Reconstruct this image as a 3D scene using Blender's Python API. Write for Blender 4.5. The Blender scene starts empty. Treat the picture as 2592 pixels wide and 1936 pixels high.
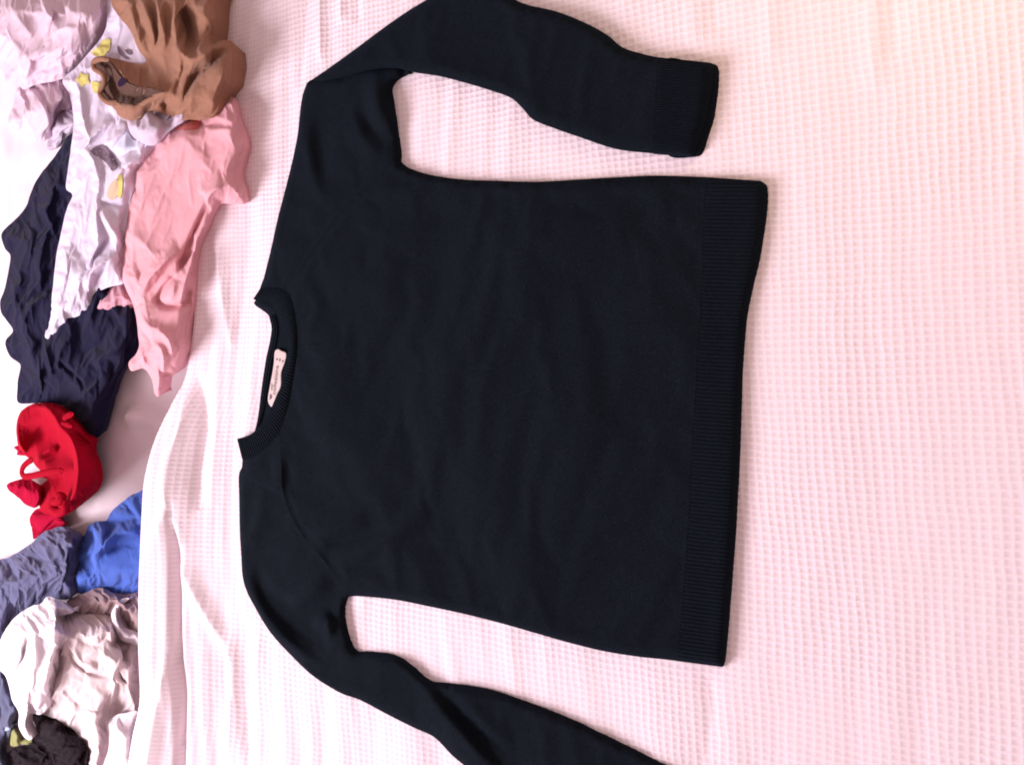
import bpy, math, random
import numpy as np
from mathutils import Vector, Matrix
from mathutils.geometry import delaunay_2d_cdt
from mathutils.bvhtree import BVHTree

random.seed(7)
RNG = np.random.default_rng(11)
scene = bpy.context.scene
COL = scene.collection

# ------------------------------------------------------------------ camera
TH = math.radians(35.0)          # tilt of the phone from straight down, towards the window
CAM_H = 0.88
FPX = 2490.0                     # focal length in photo pixels
ST, CT = math.sin(TH), math.cos(TH)
cam_data = bpy.data.cameras.new('camera')
cam_data.sensor_fit = 'HORIZONTAL'
cam_data.sensor_width = 36.0
cam_data.lens = 36.0 * FPX / 2592.0
cam_data.clip_start = 0.01
cam_data.clip_end = 100
cam = bpy.data.objects.new('camera', cam_data)
COL.objects.link(cam)
cam.matrix_world = Matrix(((CT, 0, ST, 0), (0, 1, 0, 0), (-ST, 0, CT, CAM_H), (0, 0, 0, 1)))
scene.camera = cam

# ------------------------------------------------------------------ light
scene.view_settings.view_transform = 'Standard'
scene.view_settings.look = 'None'
scene.view_settings.exposure = 0.0
scene.view_settings.gamma = 1.0
world = bpy.data.worlds.new('World')
scene.world = world
world.use_nodes = True
bg = world.node_tree.nodes['Background']
bg.inputs['Color'].default_value = (1.0, 0.74, 0.70, 1)
bg.inputs['Strength'].default_value = 0.66


def area(name, loc, target, sx, sy, power, color):
    d = bpy.data.lights.new(name, 'AREA')
    d.shape = 'RECTANGLE'
    d.size, d.size_y = sx, sy
    d.energy = power
    d.color = color
    o = bpy.data.objects.new(name, d)
    COL.objects.link(o)
    o.location = loc
    o.rotation_euler = (Vector(target) - Vector(loc)).to_track_quat('-Z', 'Y').to_euler()
    return o


area('window_light', (-2.9, -1.1, 1.5), (-0.7, 0, 0), 1.4, 1.2, 130, (1.0, 0.94, 1.0))
area('lamp_light', (-0.08, 0.57, 0.30), (-0.17, 0.31, 0), 0.16, 0.16, 0.85, (1.0, 0.85, 0.34))
scene.cycles.filter_width = 1.9


# ------------------------------------------------------------------ photo measurements -> places on the bed
def A(ox, oy, sc, pts):
    p = np.array(pts, float) / sc
    p[:, 0] += ox
    p[:, 1] += oy
    return p


def D(pts):  return A(0, 0, 1 / 1.17179, pts)
def C1(pts): return A(0, 0, 3.16, pts)
def C2(pts): return A(0, 460, 3.16, pts)
def C3(pts): return A(0, 960, 3.304, pts)
def C4(pts): return A(0, 1420, 3.202, pts)
def C5(pts): return A(560, 660, 2.7525, pts)
def C6(pts): return A(640, 0, 3.177, pts)
def C8(pts): return A(560, 1380, 2.972, pts)
def E3(pts): return A(250, 80, 5.9, pts)
def E4(pts): return A(0, 1000, 4.346, pts)
def E5(pts): return A(0, 0, 4.348, pts)
def E6(pts): return A(0, 1700, 6.32, pts)
def E8(pts): return A(580, 1150, 3.004, pts)
def J(*a):   return np.vstack(a)


def on_plane(px, z):
    """where the line of sight of a photo point meets the level z"""
    px = np.asarray(px, float)
    u = (px[:, 0] - 1296.0) / FPX
    v = (968.0 - px[:, 1]) / FPX
    dz = -CT - u * ST
    t = (z - CAM_H) / dz
    return np.stack([t * (-ST + u * CT), t * v], 1)


def lift(xy0, z0, z):
    """slide points measured at level z0 along their line of sight to level z"""
    k = (CAM_H - z) / (CAM_H - z0)
    return np.stack([xy0[:, 0] * k, xy0[:, 1] * k, z], 1)


# ------------------------------------------------------------------ numpy helpers
_perm = RNG.permutation(256)
_perm = np.concatenate([_perm, _perm, _perm])
_ang = RNG.uniform(0, 2 * np.pi, 256)
_gx, _gy = np.cos(_ang), np.sin(_ang)


def perlin(x, y, seed=0):
    x = np.asarray(x) + seed * 17.31
    y = np.asarray(y) + seed * 9.77
    xi = np.floor(x).astype(int)
    yi = np.floor(y).astype(int)
    xf, yf = x - xi, y - yi
    u = xf * xf * xf * (xf * (xf * 6 - 15) + 10)
    v = yf * yf * yf * (yf * (yf * 6 - 15) + 10)

    def g(ix, iy, dx, dy):
        h = _perm[(_perm[ix & 255] + iy) & 255]
        return _gx[h] * dx + _gy[h] * dy
    a = g(xi, yi, xf, yf)
    b = g(xi + 1, yi, xf - 1, yf)
    c = g(xi, yi + 1, xf, yf - 1)
    d = g(xi + 1, yi + 1, xf - 1, yf - 1)
    return (a + u * (b - a)) + v * ((c + u * (d - c)) - (a + u * (b - a)))


def ridged(x, y, seed=0, octv=3):
    s, a, f = 0, 1.0, 1.0
    for o in range(octv):
        s = s + a * (1 - np.abs(perlin(x * f, y * f, seed + o * 3)) * 2.2)
        a *= 0.5
        f *= 1.9
    return s / 1.75


def creases(x, y, seed=0):
    s, a, f = 0, 1.0, 1.0
    for o in range(3):
        p = np.abs(perlin(x * f, y * f, seed + o * 3))
        s = s + a * np.clip(1 - p * 3.2, 0, 1) ** 1.4
        a *= 0.55
        f *= 1.8
    return s


def seg_dist(P, poly, closed=False):
    """distance, signed side and position along a polyline for every point"""
    poly = np.asarray(poly, float)
    if closed:
        poly = np.vstack([poly, poly[:1]])
    a, b = poly[:-1], poly[1:]
    ab = b - a
    L2 = np.maximum((ab ** 2).sum(1), 1e-12)
    cum = np.concatenate([[0], np.cumsum(np.sqrt(L2))])
    out_d = np.empty(len(P)); out_s = np.empty(len(P)); out_t = np.empty(len(P))
    for i in range(0, len(P), 6000):
        p = P[i:i + 6000]
        ap = p[:, None, :] - a[None]
        t = np.clip((ap * ab[None]).sum(2) / L2[None], 0, 1)
        q = ap - t[..., None] * ab[None]
        d2 = (q ** 2).sum(2)
        k = d2.argmin(1)
        r = np.arange(len(p))
        out_d[i:i + 6000] = np.sqrt(d2[r, k])
        cr = ab[k, 0] * ap[r, k, 1] - ab[k, 1] * ap[r, k, 0]
        out_s[i:i + 6000] = np.sign(cr)
        out_t[i:i + 6000] = (cum[k] + t[r, k] * np.sqrt(L2[k])) / cum[-1]
    return out_d, out_s, out_t


def inside(P, poly):
    x, y = P[:, 0], P[:, 1]
    res = np.zeros(len(P), bool)
    j = len(poly) - 1
    for i in range(len(poly)):
        xi, yi = poly[i]
        xj, yj = poly[j]
        c = ((yi > y) != (yj > y))
        with np.errstate(divide='ignore', invalid='ignore'):
            res ^= c & (x < (xj - xi) * (y - yi) / (yj - yi) + xi)
        j = i
    return res


def spline(pts, step, closed=False, tension=0.5):
    pts = np.asarray(pts, float)
    n = len(pts)
    out = []
    m = n if closed else n - 1
    for i in range(m):
        p1, p2 = pts[i], pts[(i + 1) % n]
        p0 = pts[i - 1] if (closed or i > 0) else p1
        p3 = pts[(i + 2) % n] if (closed or i + 2 < n) else p2
        L = np.linalg.norm(p2 - p1)
        l0 = max(np.linalg.norm(p1 - p0), 1e-9)
        l2 = max(np.linalg.norm(p3 - p2), 1e-9)
        m1 = (p2 - p0) / (l0 + L) * L
        m2 = (p3 - p1) / (L + l2) * L
        k = max(1, int(round(L / step)))
        for s in np.arange(k) / k:
            h00 = 2 * s ** 3 - 3 * s ** 2 + 1
            h10 = s ** 3 - 2 * s ** 2 + s
            h01 = -2 * s ** 3 + 3 * s ** 2
            h11 = s ** 3 - s ** 2
            out.append(h00 * p1 + h10 * m1 + h01 * p2 + h11 * m2)
    if not closed:
        out.append(pts[-1])
    return np.array(out)


def resample(pts, n):
    pts = np.asarray(pts, float)
    d = np.concatenate([[0], np.cumsum(np.linalg.norm(np.diff(pts, axis=0), axis=1))])
    t = np.linspace(0, d[-1], n)
    return np.stack([np.interp(t, d, pts[:, k]) for k in range(pts.shape[1])], 1)


def triangulate(loop, step):
    ar = (loop[:, 0] * np.roll(loop[:, 1], -1) - np.roll(loop[:, 0], -1) * loop[:, 1]).sum()
    if ar < 0:
        loop = loop[::-1]
    lo, hi = loop.min(0), loop.max(0)
    nx = int((hi[0] - lo[0]) / step) + 2
    ny = int((hi[1] - lo[1]) / (step * 0.87)) + 2
    gx, gy = np.meshgrid(np.arange(nx), np.arange(ny))
    P = np.stack([lo[0] + (gx + 0.5 * (gy % 2)) * step, lo[1] + gy * step * 0.87], 2).reshape(-1, 2)
    P += RNG.uniform(-0.12, 0.12, P.shape) * step
    P = P[inside(P, loop)]
    d, _, _ = seg_dist(P, loop, True)
    P = P[d > 0.55 * step]
    allp = np.vstack([loop, P])
    nb = len(loop)
    vs, es, fs, ov, oe, of = delaunay_2d_cdt([Vector(p) for p in allp], [], [list(range(nb))], 1, 1e-7, True)
    V = np.array([(v.x, v.y) for v in vs])
    fs = np.array([tuple(f) for f in fs])
    keep = inside(V[fs].mean(1), loop)
    fs = fs[keep]
    used = np.unique(fs)
    remap = np.full(len(V), -1)
    remap[used] = np.arange(len(used))
    bmask = np.array([any(k < nb for k in o) for o in ov])[used]
    return V[used], [tuple(f) for f in remap[fs].tolist()], bmask


def edges_of(F):
    F = np.array(F)
    e = np.vstack([F[:, [0, 1]], F[:, [1, 2]], F[:, [2, 0]]])
    e.sort(1)
    return np.unique(e, axis=0)


def buckle(V, F, fixed, growth, gdir=None, iters=90, bend=0.06, floor=None, seed=0, jitter=0.0014, freq=60, an=1.5):
    """let the cloth have more length than room so that it crumples by itself"""
    e = edges_of(F)
    a, b = e[:, 0], e[:, 1]
    d = V[b] - V[a]
    rest = np.linalg.norm(d, axis=1)
    if gdir is None:
        rest = rest * (1 + growth)
    else:
        g = np.array(gdir, float)
        g /= np.linalg.norm(g)
        dn = d[:, :2] / np.maximum(np.linalg.norm(d[:, :2], axis=1), 1e-9)[:, None]
        mid = (V[a, :2] + V[b, :2]) * 0.5
        patch = np.clip(0.45 + 1.9 * perlin(mid[:, 0] * 11, mid[:, 1] * 11, seed + 70), 0, 1)
        rest = rest * (1 + growth * 1.5 * patch * (0.10 + 0.90 * (dn @ g) ** 2))
    n = len(V)
    w = np.where(fixed, 0.0, 1.0)
    val = np.bincount(a, minlength=n) + np.bincount(b, minlength=n)
    X = V.copy()
    g = np.array(gdir if gdir is not None else (1, 0), float)
    g = g / np.linalg.norm(g)
    ua = V[:, 0] * g[0] + V[:, 1] * g[1]
    ub = -V[:, 0] * g[1] + V[:, 1] * g[0]
    ua = ua + 0.012 * perlin(V[:, 0] * 14, V[:, 1] * 14, seed + 5)
    X[:, 2] += w * (perlin(ua * freq, ub * freq / (2.2 * an), seed) * 2 + 0.2 * RNG.normal(size=n)) * jitter
    for it in range(iters):
        dd = X[b] - X[a]
        L = np.maximum(np.linalg.norm(dd, axis=1), 1e-9)
        wa, wb = w[a], w[b]
        ws = np.maximum(wa + wb, 1e-9)
        c = (dd / L[:, None]) * ((L - rest) / ws)[:, None]
        for k in range(3):
            cor = np.bincount(a, c[:, k] * wa, n) - np.bincount(b, c[:, k] * wb, n)
            X[:, k] += cor / np.maximum(val, 1) * 1.4
        for k in range(3):
            lap = (np.bincount(a, X[b, k], n) + np.bincount(b, X[a, k], n)) / np.maximum(val, 1)
            X[:, k] += w * bend * (lap - X[:, k])
        X[:, 2] -= w * 0.00002
        if floor is not None:
            X[:, 2] = np.maximum(X[:, 2], floor)
    return X


# ------------------------------------------------------------------ objects
def mesh_object(name, V, F, mat, parent=None, uv=None, smooth=True):
    me = bpy.data.meshes.new(name)
    V = np.asarray(V, float)
    if parent is not None:
        base = np.array(parent.get('_base', (0, 0, 0)), float)
    else:
        base = np.array([V[:, 0].mean(), V[:, 1].mean(), V[:, 2].min()])
    if isinstance(F, np.ndarray):
        nf, k = F.shape
        me.vertices.add(len(V))
        me.vertices.foreach_set('co', (V - base).astype(np.float32).ravel())
        me.loops.add(nf * k)
        me.loops.foreach_set('vertex_index', F.astype(np.int32).ravel())
        me.polygons.add(nf)
        me.polygons.foreach_set('loop_start', np.arange(0, nf * k, k, dtype=np.int32))
        me.update(calc_edges=True)
        me.validate()
    else:
        me.from_pydata((V - base).tolist(), [], F)
    if smooth:
        me.polygons.foreach_set('use_smooth', np.ones(len(me.polygons), bool))
    me.materials.append(mat)
    o = bpy.data.objects.new(name, me)
    COL.objects.link(o)
    if parent is not None:
        o.parent = parent
        o['_base'] = list(base)
    else:
        o.location = base
        o['_base'] = list(base)
    return o


def thing(name, label, cat, loc):
    o = bpy.data.objects.new(name, None)
    o.empty_display_size = 0.05
    COL.objects.link(o)
    o.location = loc
    o['_base'] = list(loc)
    o['label'] = label
    o['category'] = cat
    return o


def tag(o, label, cat):
    o['label'] = label
    o['category'] = cat
    return o


def skirt(V, F, bmask, drop, tuck=0.004, thin=False):
    """fold the border of a piece down and under"""
    cnt = {}
    for f in F:
        for i in range(len(f)):
            a, b = f[i], f[(i + 1) % len(f)]
            cnt[(a, b)] = cnt.get((a, b), 0) + 1
    bed = [(a, b) for (a, b) in cnt if (b, a) not in cnt]
    ids = sorted({i for e in bed for i in e})
    nrm = {i: np.zeros(2) for i in ids}
    for a, b in bed:
        t = V[b, :2] - V[a, :2]
        nn = np.array([t[1], -t[0]]) / max(np.linalg.norm(t), 1e-9)
        nrm[a] += nn
        nrm[b] += nn
    n0 = len(V)
    rows = []
    lvl = ((0.0, 0.0), (0.0010, 0.0), (drop, tuck)) if thin else ((0.0, 0.0), (0.35 * drop, -0.0008), (drop, tuck))
    for dz, ins in lvl:
        rows.append([[V[i, 0] - nrm[i][0] / max(np.linalg.norm(nrm[i]), 1e-9) * ins, V[i, 1] - nrm[i][1] / max(np.linalg.norm(nrm[i]), 1e-9) * ins,
                      V[i, 2] - dz] for i in ids])
    F2 = list(F)
    if thin:
        V2 = np.vstack([V] + rows)
        m = [{i: n0 + r * len(ids) + k for k, i in enumerate(ids)} for r in range(3)]
    else:
        V2 = np.vstack([V] + rows[1:])
        m = [{i: i for i in ids}] + [{i: n0 + r * len(ids) + k for k, i in enumerate(ids)} for r in range(2)]
    for a, b in bed:
        for r in range(2):
            F2.append((m[r][b], m[r][a], m[r + 1][a], m[r + 1][b]))
    return V2, F2


def prof(x):
    x = np.clip(x, 0, 1)
    return np.sqrt(np.maximum(1 - (1 - x) ** 2, 0))


def ridge_sum(xy, ridges, z0, soft=False, crisp=False):
    h = np.zeros(len(xy))
    for r in ridges:
        pts, amp, w = r[0], r[1], r[2]
        w2 = r[3] if len(r) > 3 else w
        line = spline(on_plane(pts, z0), 0.006)
        d, s, t = seg_dist(xy, line)
        ww = np.where(s > 0, w, w2)
        if soft:
            h += amp * np.sin(np.pi * t) ** 0.9 * np.exp(-(d / (ww * 1.2)) ** 2)
            continue
        taper = np.clip(np.minimum(t, 1 - t) * 6, 0, 1) ** 0.6
        if crisp:
            taper = np.sin(np.pi * np.clip(t, 0.02, 0.98)) ** 0.6
            if amp > 0:                                       # a taut fold: sharp crest, hollow flanks
                h += 1.2 * amp * taper * np.exp(-(np.sqrt(d * d + 1.4e-6) - 0.0012) / (ww * 1.15))
            else:                                             # a tuck: narrow crease
                h += amp * 0.75 * taper * np.exp(-(d / (ww * 0.65)) ** 1.5)
            continue
        taper = 0.15 + 0.85 * taper
        h += amp * taper * (0.55 * np.exp(-(d / ww) ** 2) + 0.45 * np.exp(-1.7 * d / ww))
    return h


def auto_folds(xy, loop, amp, ang, seed):
    """the many small taut folds of a dropped garment, running mostly one way"""
    rg = np.random.default_rng(seed + 500)
    x, y = loop[:, 0], loop[:, 1]
    area = abs((x * np.roll(y, -1) - np.roll(x, -1) * y).sum()) / 2
    h = np.zeros(len(xy))
    lo, hi = loop.min(0), loop.max(0)
    for kind in range(3):
        n = int(area / (0.0016, 0.0007, 0.0005)[kind]) + 2
        for k in range(n):
            c = rg.uniform(lo, hi)
            a = ang + rg.normal() * (0.35, 0.6, 0.9)[kind]
            L = rg.uniform(*((0.05, 0.13), (0.025, 0.06), (0.012, 0.03))[kind])
            A_ = amp * rg.uniform(0.5, 1.2) * (1.25, 0.5, 0.22)[kind]
            w = rg.uniform(*((0.008, 0.015), (0.004, 0.008), (0.002, 0.004))[kind])
            w2 = w * rg.uniform(0.35, 1.0)
            bend = rg.normal() * 0.5
            ts = np.linspace(-0.5, 0.5, 7)
            hd = a + bend * ts * 1.6
            line = c + np.cumsum(np.stack([np.cos(hd), np.sin(hd)], 1) * L / 6, 0) - np.array([math.cos(a), math.sin(a)]) * L / 2
            m = ((xy - c) ** 2).sum(1) < (L * 0.5 + w * 4) ** 2
            if not m.any():
                continue
            d, s, t = seg_dist(xy[m], line)
            ww = np.where(s > 0, w, w2)
            h[m] += A_ * np.sin(np.pi * t) ** 0.8 * np.exp(-(np.sqrt(d * d + 1.2e-6) - 0.0011) / ww)
    return h


def cloth(name, mat, outline, z0, puff=0.02, edge=0.02, ridges=(), step=0.0045, noise=(0.004, 18, 0, 1.0),
          grow=0.0, gdir=None, bend=0.06, iters=80, parent=None, drop=0.015, seed=0, slope=None, sub=True, hfun=None, freq=60):
    loop = spline(on_plane(outline, z0), step, closed=True)
    # the wavy little irregularities every cloth border has
    k = np.arange(len(loop))
    loop = loop + np.stack([perlin(k * 0.23, k * 0 + 3.3, seed), perlin(k * 0.23, k * 0 + 8.1, seed + 1)], 1) * step * 0.35
    V2, F, bm = triangulate(loop, step)
    d, _, _ = seg_dist(V2, loop, True)
    q = np.clip(d / (edge * 1.6), 0, 1)
    e = 0.06 * prof(d / 0.004) + 0.94 * q * q * (3 - 2 * q)
    amp, fr, ang, an = noise
    z = z0 + puff * e + ridge_sum(V2, ridges, z0, crisp=True) * np.clip(d / (edge * 0.4), 0.3, 1)
    z = z + auto_folds(V2, loop, amp, ang, seed) * np.clip(d / 0.010, 0.35, 1)
    z = z + 0.0035 * perlin(V2[:, 0] * 38, V2[:, 1] * 38, seed + 3) * np.exp(-d / 0.012)      # the border lifts here and there
    ca, sa = math.cos(ang), math.sin(ang)
    if slope is not None:
        z = z + slope[0] * (V2[:, 0] - V2[:, 0].mean()) + slope[1] * (V2[:, 1] - V2[:, 1].mean())
    if hfun is not None:
        z = hfun(V2, z, d)
    V = lift(V2, z0, z)
    V, F = skirt(V, F, bm, drop, min(max(0.006, 0.6 * drop), 0.011), thin=True)
    o = mesh_object(name, V, F, mat, parent)
    if sub:
        m = o.modifiers.new('soft', 'SUBSURF')
        m.levels = 0
        m.render_levels = 1
    if grow > 0:
        vg = o.vertex_groups.new(name='held')
        nb_ = len(bm)
        hold = [int(i) for i in np.where(bm)[0]] + list(range(nb_, len(V)))
        vg.add(hold, 1.0, 'REPLACE')
        SIM.append((o, grow * GROW, BEND))
    return o


def caster(o):
    """ray test against a finished piece, in bed coordinates"""
    base = np.array(o['_base'])
    vs = [Vector(np.array(v.co) + base) for v in o.data.vertices]
    return BVHTree.FromPolygons(vs, [tuple(p.vertices) for p in o.data.polygons])


EYE = Vector((0, 0, CAM_H))
GROW, BEND = 1.7, 0.5
SIM = []            # garments that still have to crumple
LATER = []          # prints that go on once they have


def crumple(frames=14):
    """let every garment of the pile buckle under its own spare cloth, its border held in place"""
    todo = []
    keep_soft = set()
    for o, grow, bend in SIM:
        md = o.modifiers.get('soft')
        if md:
            keep_soft.add(o.name)
        if md:
            o.modifiers.remove(md)
        m = o.modifiers.new('crumple', 'CLOTH')
        st = m.settings
        st.quality = 6
        st.mass = 0.2
        st.air_damping = 2.0
        st.tension_stiffness = st.compression_stiffness = 40
        st.shear_stiffness = 20
        st.tension_damping = st.compression_damping = st.shear_damping = 12
        st.bending_stiffness = bend
        st.bending_damping = 0.5
        st.shrink_min = -grow
        st.vertex_group_mass = 'held'
        st.pin_stiffness = 1.0
        st.effector_weights.gravity = 0.0
        m.collision_settings.use_collision = False
        m.collision_settings.use_self_collision = False
        m.point_cache.frame_start = 1
        m.point_cache.frame_end = frames
        todo.append(o)
    scene.frame_start, scene.frame_end = 1, frames
    for f in range(1, frames + 1):
        scene.frame_set(f)
    dg = bpy.context.evaluated_depsgraph_get()
    res = []
    for o in todo:
        me = o.evaluated_get(dg).data
        a = np.empty(len(me.vertices) * 3, np.float32)
        me.vertices.foreach_get('co', a)
        res.append(a)
    for o, a in zip(todo, res):
        o.modifiers.remove(o.modifiers['crumple'])
        o.data.vertices.foreach_set('co', a)
        o.data.update()
        g = o.vertex_groups.get('held')
        if g:
            o.vertex_groups.remove(g)
        if o.name in keep_soft:
            m = o.modifiers.new('soft', 'SUBSURF')
            m.levels = 0
            m.render_levels = 1
    scene.frame_set(1)
    for fn in LATER:
        fn()




def settle(bvh, px, off, z_miss):
    q = on_plane(np.array([px]), 0.0)[0]
    dr = (Vector((q[0], q[1], 0.0)) - EYE).normalized()
    hit = bvh.ray_cast(EYE, dr)
    if hit[0] is None:
        p = on_plane(np.array([px]), z_miss)[0]
        return np.array([p[0], p[1], z_miss])
    n = hit[1] if hit[1].z > 0 else -hit[1]
    return np.array(hit[0] + n * off)


def decal(*a, **k):
    LATER.append(lambda: make_decal(*a, **k))


def make_decal(name, mat, host, outline, parent, off=0.0012, step_px=4.0, z_miss=0.03, closed_spline=True, upright=False):
    bvh = caster(host)
    loop = spline(outline, step_px, closed=True) if closed_spline else np.array(outline, float)
    V2, F, bm = triangulate(loop, step_px)
    V = np.array([settle(bvh, p, 0.0 if upright else off, z_miss) for p in V2])
    if upright:
        V[:, 2] += off
    F = [tuple(reversed(f)) for f in F]
    return mesh_object(name, V, F, mat, parent)


def tube(name, mat, pts, z, r, parent=None, flat=0.7, seg=10, step=0.004, zs=None):
    line = on_plane(pts, z)
    zc = np.full(len(line), z) if zs is None else np.array(zs, float)
    if zs is not None:
        line = np.array([on_plane(np.array(pts)[i:i + 1], zc[i])[0] for i in range(len(pts))])
    P = spline(np.column_stack([line, zc]), step)
    T = np.gradient(P, axis=0)
    T /= np.maximum(np.linalg.norm(T, axis=1), 1e-9)[:, None]
    up = np.array([0, 0, 1.0])
    S = np.cross(T, up)
    S /= np.maximum(np.linalg.norm(S, axis=1), 1e-9)[:, None]
    N = np.cross(S, T)
    n = len(P)
    rr = np.full(n, r) * (1 + 0.12 * perlin(np.arange(n) * 0.2, np.zeros(n), 5))
    rr *= np.clip(np.minimum(np.arange(n), n - 1 - np.arange(n)) / 3.0 + 0.35, 0, 1)
    V, F = [], []
    for i in range(n):
        for k in range(seg):
            a = 2 * math.pi * k / seg
            V.append(P[i] + S[i] * math.cos(a) * rr[i] + N[i] * math.sin(a) * rr[i] * flat)
    for i in range(n - 1):
        for k in range(seg):
            k2 = (k + 1) % seg
            F.append((i * seg + k, i * seg + k2, (i + 1) * seg + k2, (i + 1) * seg + k))
    F.append(tuple(range(seg)))
    F.append(tuple((n - 1) * seg + k for k in reversed(range(seg))))
    return mesh_object(name, np.array(V), F, mat, parent)


# ------------------------------------------------------------------ materials
def fabric(name, col, rough=0.9, var=0.10, vscale=60, bump=0.25, bscale=1400, sheen=0.25, fleck=None, sub=0.0, spec=0.15, stint=(1, 1, 1)):
    m = bpy.data.materials.new(name)
    m.use_nodes = True
    nt = m.node_tree
    n, l = nt.nodes, nt.links
    b = n['Principled BSDF']
    b.inputs['Roughness'].default_value = rough
    b.inputs['Specular IOR Level'].default_value = spec
    b.inputs['Sheen Weight'].default_value = sheen
    b.inputs['Sheen Roughness'].default_value = 0.5
    b.inputs['Sheen Tint'].default_value = (*stint, 1)
    tc = n.new('ShaderNodeTexCoord')
    no = n.new('ShaderNodeTexNoise')
    no.inputs['Scale'].default_value = vscale
    no.inputs['Detail'].default_value = 6
    no.inputs['Roughness'].default_value = 0.7
    l.new(tc.outputs['Object'], no.inputs['Vector'])
    mx = n.new('ShaderNodeMix')
    mx.data_type = 'RGBA'
    c = np.array(col)
    mx.inputs['A'].default_value = (*np.clip(c * (1 - var), 0, 1), 1)
    mx.inputs['B'].default_value = (*np.clip(c * (1 + var), 0, 1), 1)
    l.new(no.outputs['Fac'], mx.inputs['Factor'])
    out = mx.outputs['Result']
    if fleck is not None:
        n2 = n.new('ShaderNodeTexNoise')
        n2.inputs['Scale'].default_value = fleck[1]
        n2.inputs['Detail'].default_value = 3
        l.new(tc.outputs['Object'], n2.inputs['Vector'])
        rp = n.new('ShaderNodeValToRGB')
        rp.color_ramp.elements[0].position = fleck[2]
        rp.color_ramp.elements[1].position = min(fleck[2] + 0.12, 1.0)
        l.new(n2.outputs['Fac'], rp.inputs['Fac'])
        m2 = n.new('ShaderNodeMix')
        m2.data_type = 'RGBA'
        l.new(rp.outputs['Color'], m2.inputs['Factor'])
        l.new(out, m2.inputs['A'])
        m2.inputs['B'].default_value = (*fleck[0], 1)
        out = m2.outputs['Result']
    l.new(out, b.inputs['Base Color'])
    if sub > 0:
        b.inputs['Subsurface Weight'].default_value = sub
        b.inputs['Subsurface Radius'].default_value = (0.006, 0.004, 0.004)
        b.inputs['Subsurface Scale'].default_value = 1.0
    n3 = n.new('ShaderNodeTexNoise')
    n3.inputs['Scale'].default_value = bscale
    n3.inputs['Detail'].default_value = 2
    l.new(tc.outputs['Object'], n3.inputs['Vector'])
    bp = n.new('ShaderNodeBump')
    bp.inputs['Strength'].default_value = bump
    bp.inputs['Distance'].default_value = 0.0008
    l.new(n3.outputs['Fac'], bp.inputs['Height'])
    l.new(bp.outputs['Normal'], b.inputs['Normal'])
    return m


M = dict(
    blanket=fabric('waffle_cotton', (0.875, 0.72, 0.80), var=0.03, vscale=500, bump=0.3, bscale=2500),
    sheet=fabric('sheet_cotton', (0.76, 0.61, 0.66), var=0.02, bump=0.12),
    navy=fabric('navy_wool', (0.0058, 0.0076, 0.0112), var=0.40, vscale=420, bump=0.8, bscale=1300, sheen=0.035, stint=(0.30, 0.48, 1.0), spec=0.02, fleck=((0.010, 0.013, 0.019), 620, 0.56)),
    label=fabric('label_satin', (0.62, 0.50, 0.50), rough=0.6, var=0.05, sheen=0.0),
    ink=fabric('label_ink', (0.20, 0.14, 0.16), sheen=0.0),
    palepink=fabric('pale_pink_jersey', (0.63, 0.47, 0.57), var=0.05, sheen=0.08),
    white=fabric('white_jersey', (0.62, 0.54, 0.67), var=0.03, sheen=0.06),
    lilac=fabric('lilac_mesh', (0.52, 0.43, 0.54), var=0.08, sheen=0.05),
    paleblue=fabric('pale_blue_jersey', (0.60, 0.62, 0.82), var=0.05),
    starprint=fabric('yellow_print', (0.60, 0.53, 0.17), var=0.12, vscale=200, sheen=0.0),
    darkprint=fabric('grey_print', (0.16, 0.11, 0.15), var=0.25, vscale=300, sheen=0.0, fleck=((0.5, 0.42, 0.5), 260, 0.6)),
    tanprint=fabric('tan_print', (0.60, 0.45, 0.32), var=0.1, sheen=0.0),
    pink=fabric('pink_lining', (0.66, 0.30, 0.38), var=0.08),
    brown=fabric('brown_knit', (0.275, 0.132, 0.086), var=0.25, vscale=250, bump=0.6, bscale=1100, sheen=0.08),
    darkbrown=fabric('brown_dark', (0.085, 0.040, 0.030), var=0.2, vscale=250, bump=0.6, bscale=1100, sheen=0.05),
    purple=fabric('purple_tag', (0.022, 0.010, 0.030), sheen=0.0, spec=0.03),
    salmon=fabric('salmon_jersey', (0.66, 0.325, 0.375), var=0.06, sheen=0.06),
    dknavy=fabric('dark_navy_jersey', (0.011, 0.010, 0.032), var=0.3, vscale=300, sheen=0.05, spec=0.03),
    red=fabric('red_microfibre', (0.33, 0.003, 0.017), rough=0.8, var=0.12, sheen=0.0, spec=0.02),
    redlace=fabric('red_lace', (0.34, 0.004, 0.030), var=0.35, vscale=420, bump=1.0, bscale=500, sheen=0.0, spec=0.02),
    slate=fabric('slate_blue_jersey', (0.095, 0.095, 0.19), var=0.15, vscale=200, sheen=0.08),
    deepslate=fabric('deep_slate_denim', (0.055, 0.06, 0.13), var=0.2, vscale=300),
    blue=fabric('royal_blue_jersey', (0.045, 0.10, 0.42), var=0.12, vscale=200, sheen=0.06),
    beige=fabric('beige_cotton', (0.60, 0.49, 0.51), var=0.06, sheen=0.06),
    cream=fabric('pale_lilac_cotton', (0.76, 0.67, 0.74), var=0.05, sheen=0.06),
    mauve=fabric('mauve_knit', (0.30, 0.19, 0.20), var=0.25, vscale=160),
    black=fabric('black_boucle', (0.014, 0.009, 0.013), var=0.4, vscale=300, bump=1.0, bscale=700, sheen=0.03, spec=0.05),
    blackfur=fabric('black_fibres', (0.060, 0.038, 0.050), var=0.6, vscale=120, sheen=0.0, spec=0.05),
    coral=fabric('coral_jersey', (0.60, 0.15, 0.14), sheen=0.05),
    olive=fabric('olive_cotton', (0.22, 0.22, 0.06), var=0.2, vscale=300),
    skyblue=fabric('light_blue_satin', (0.32, 0.40, 0.72), rough=0.5),
)


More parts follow.
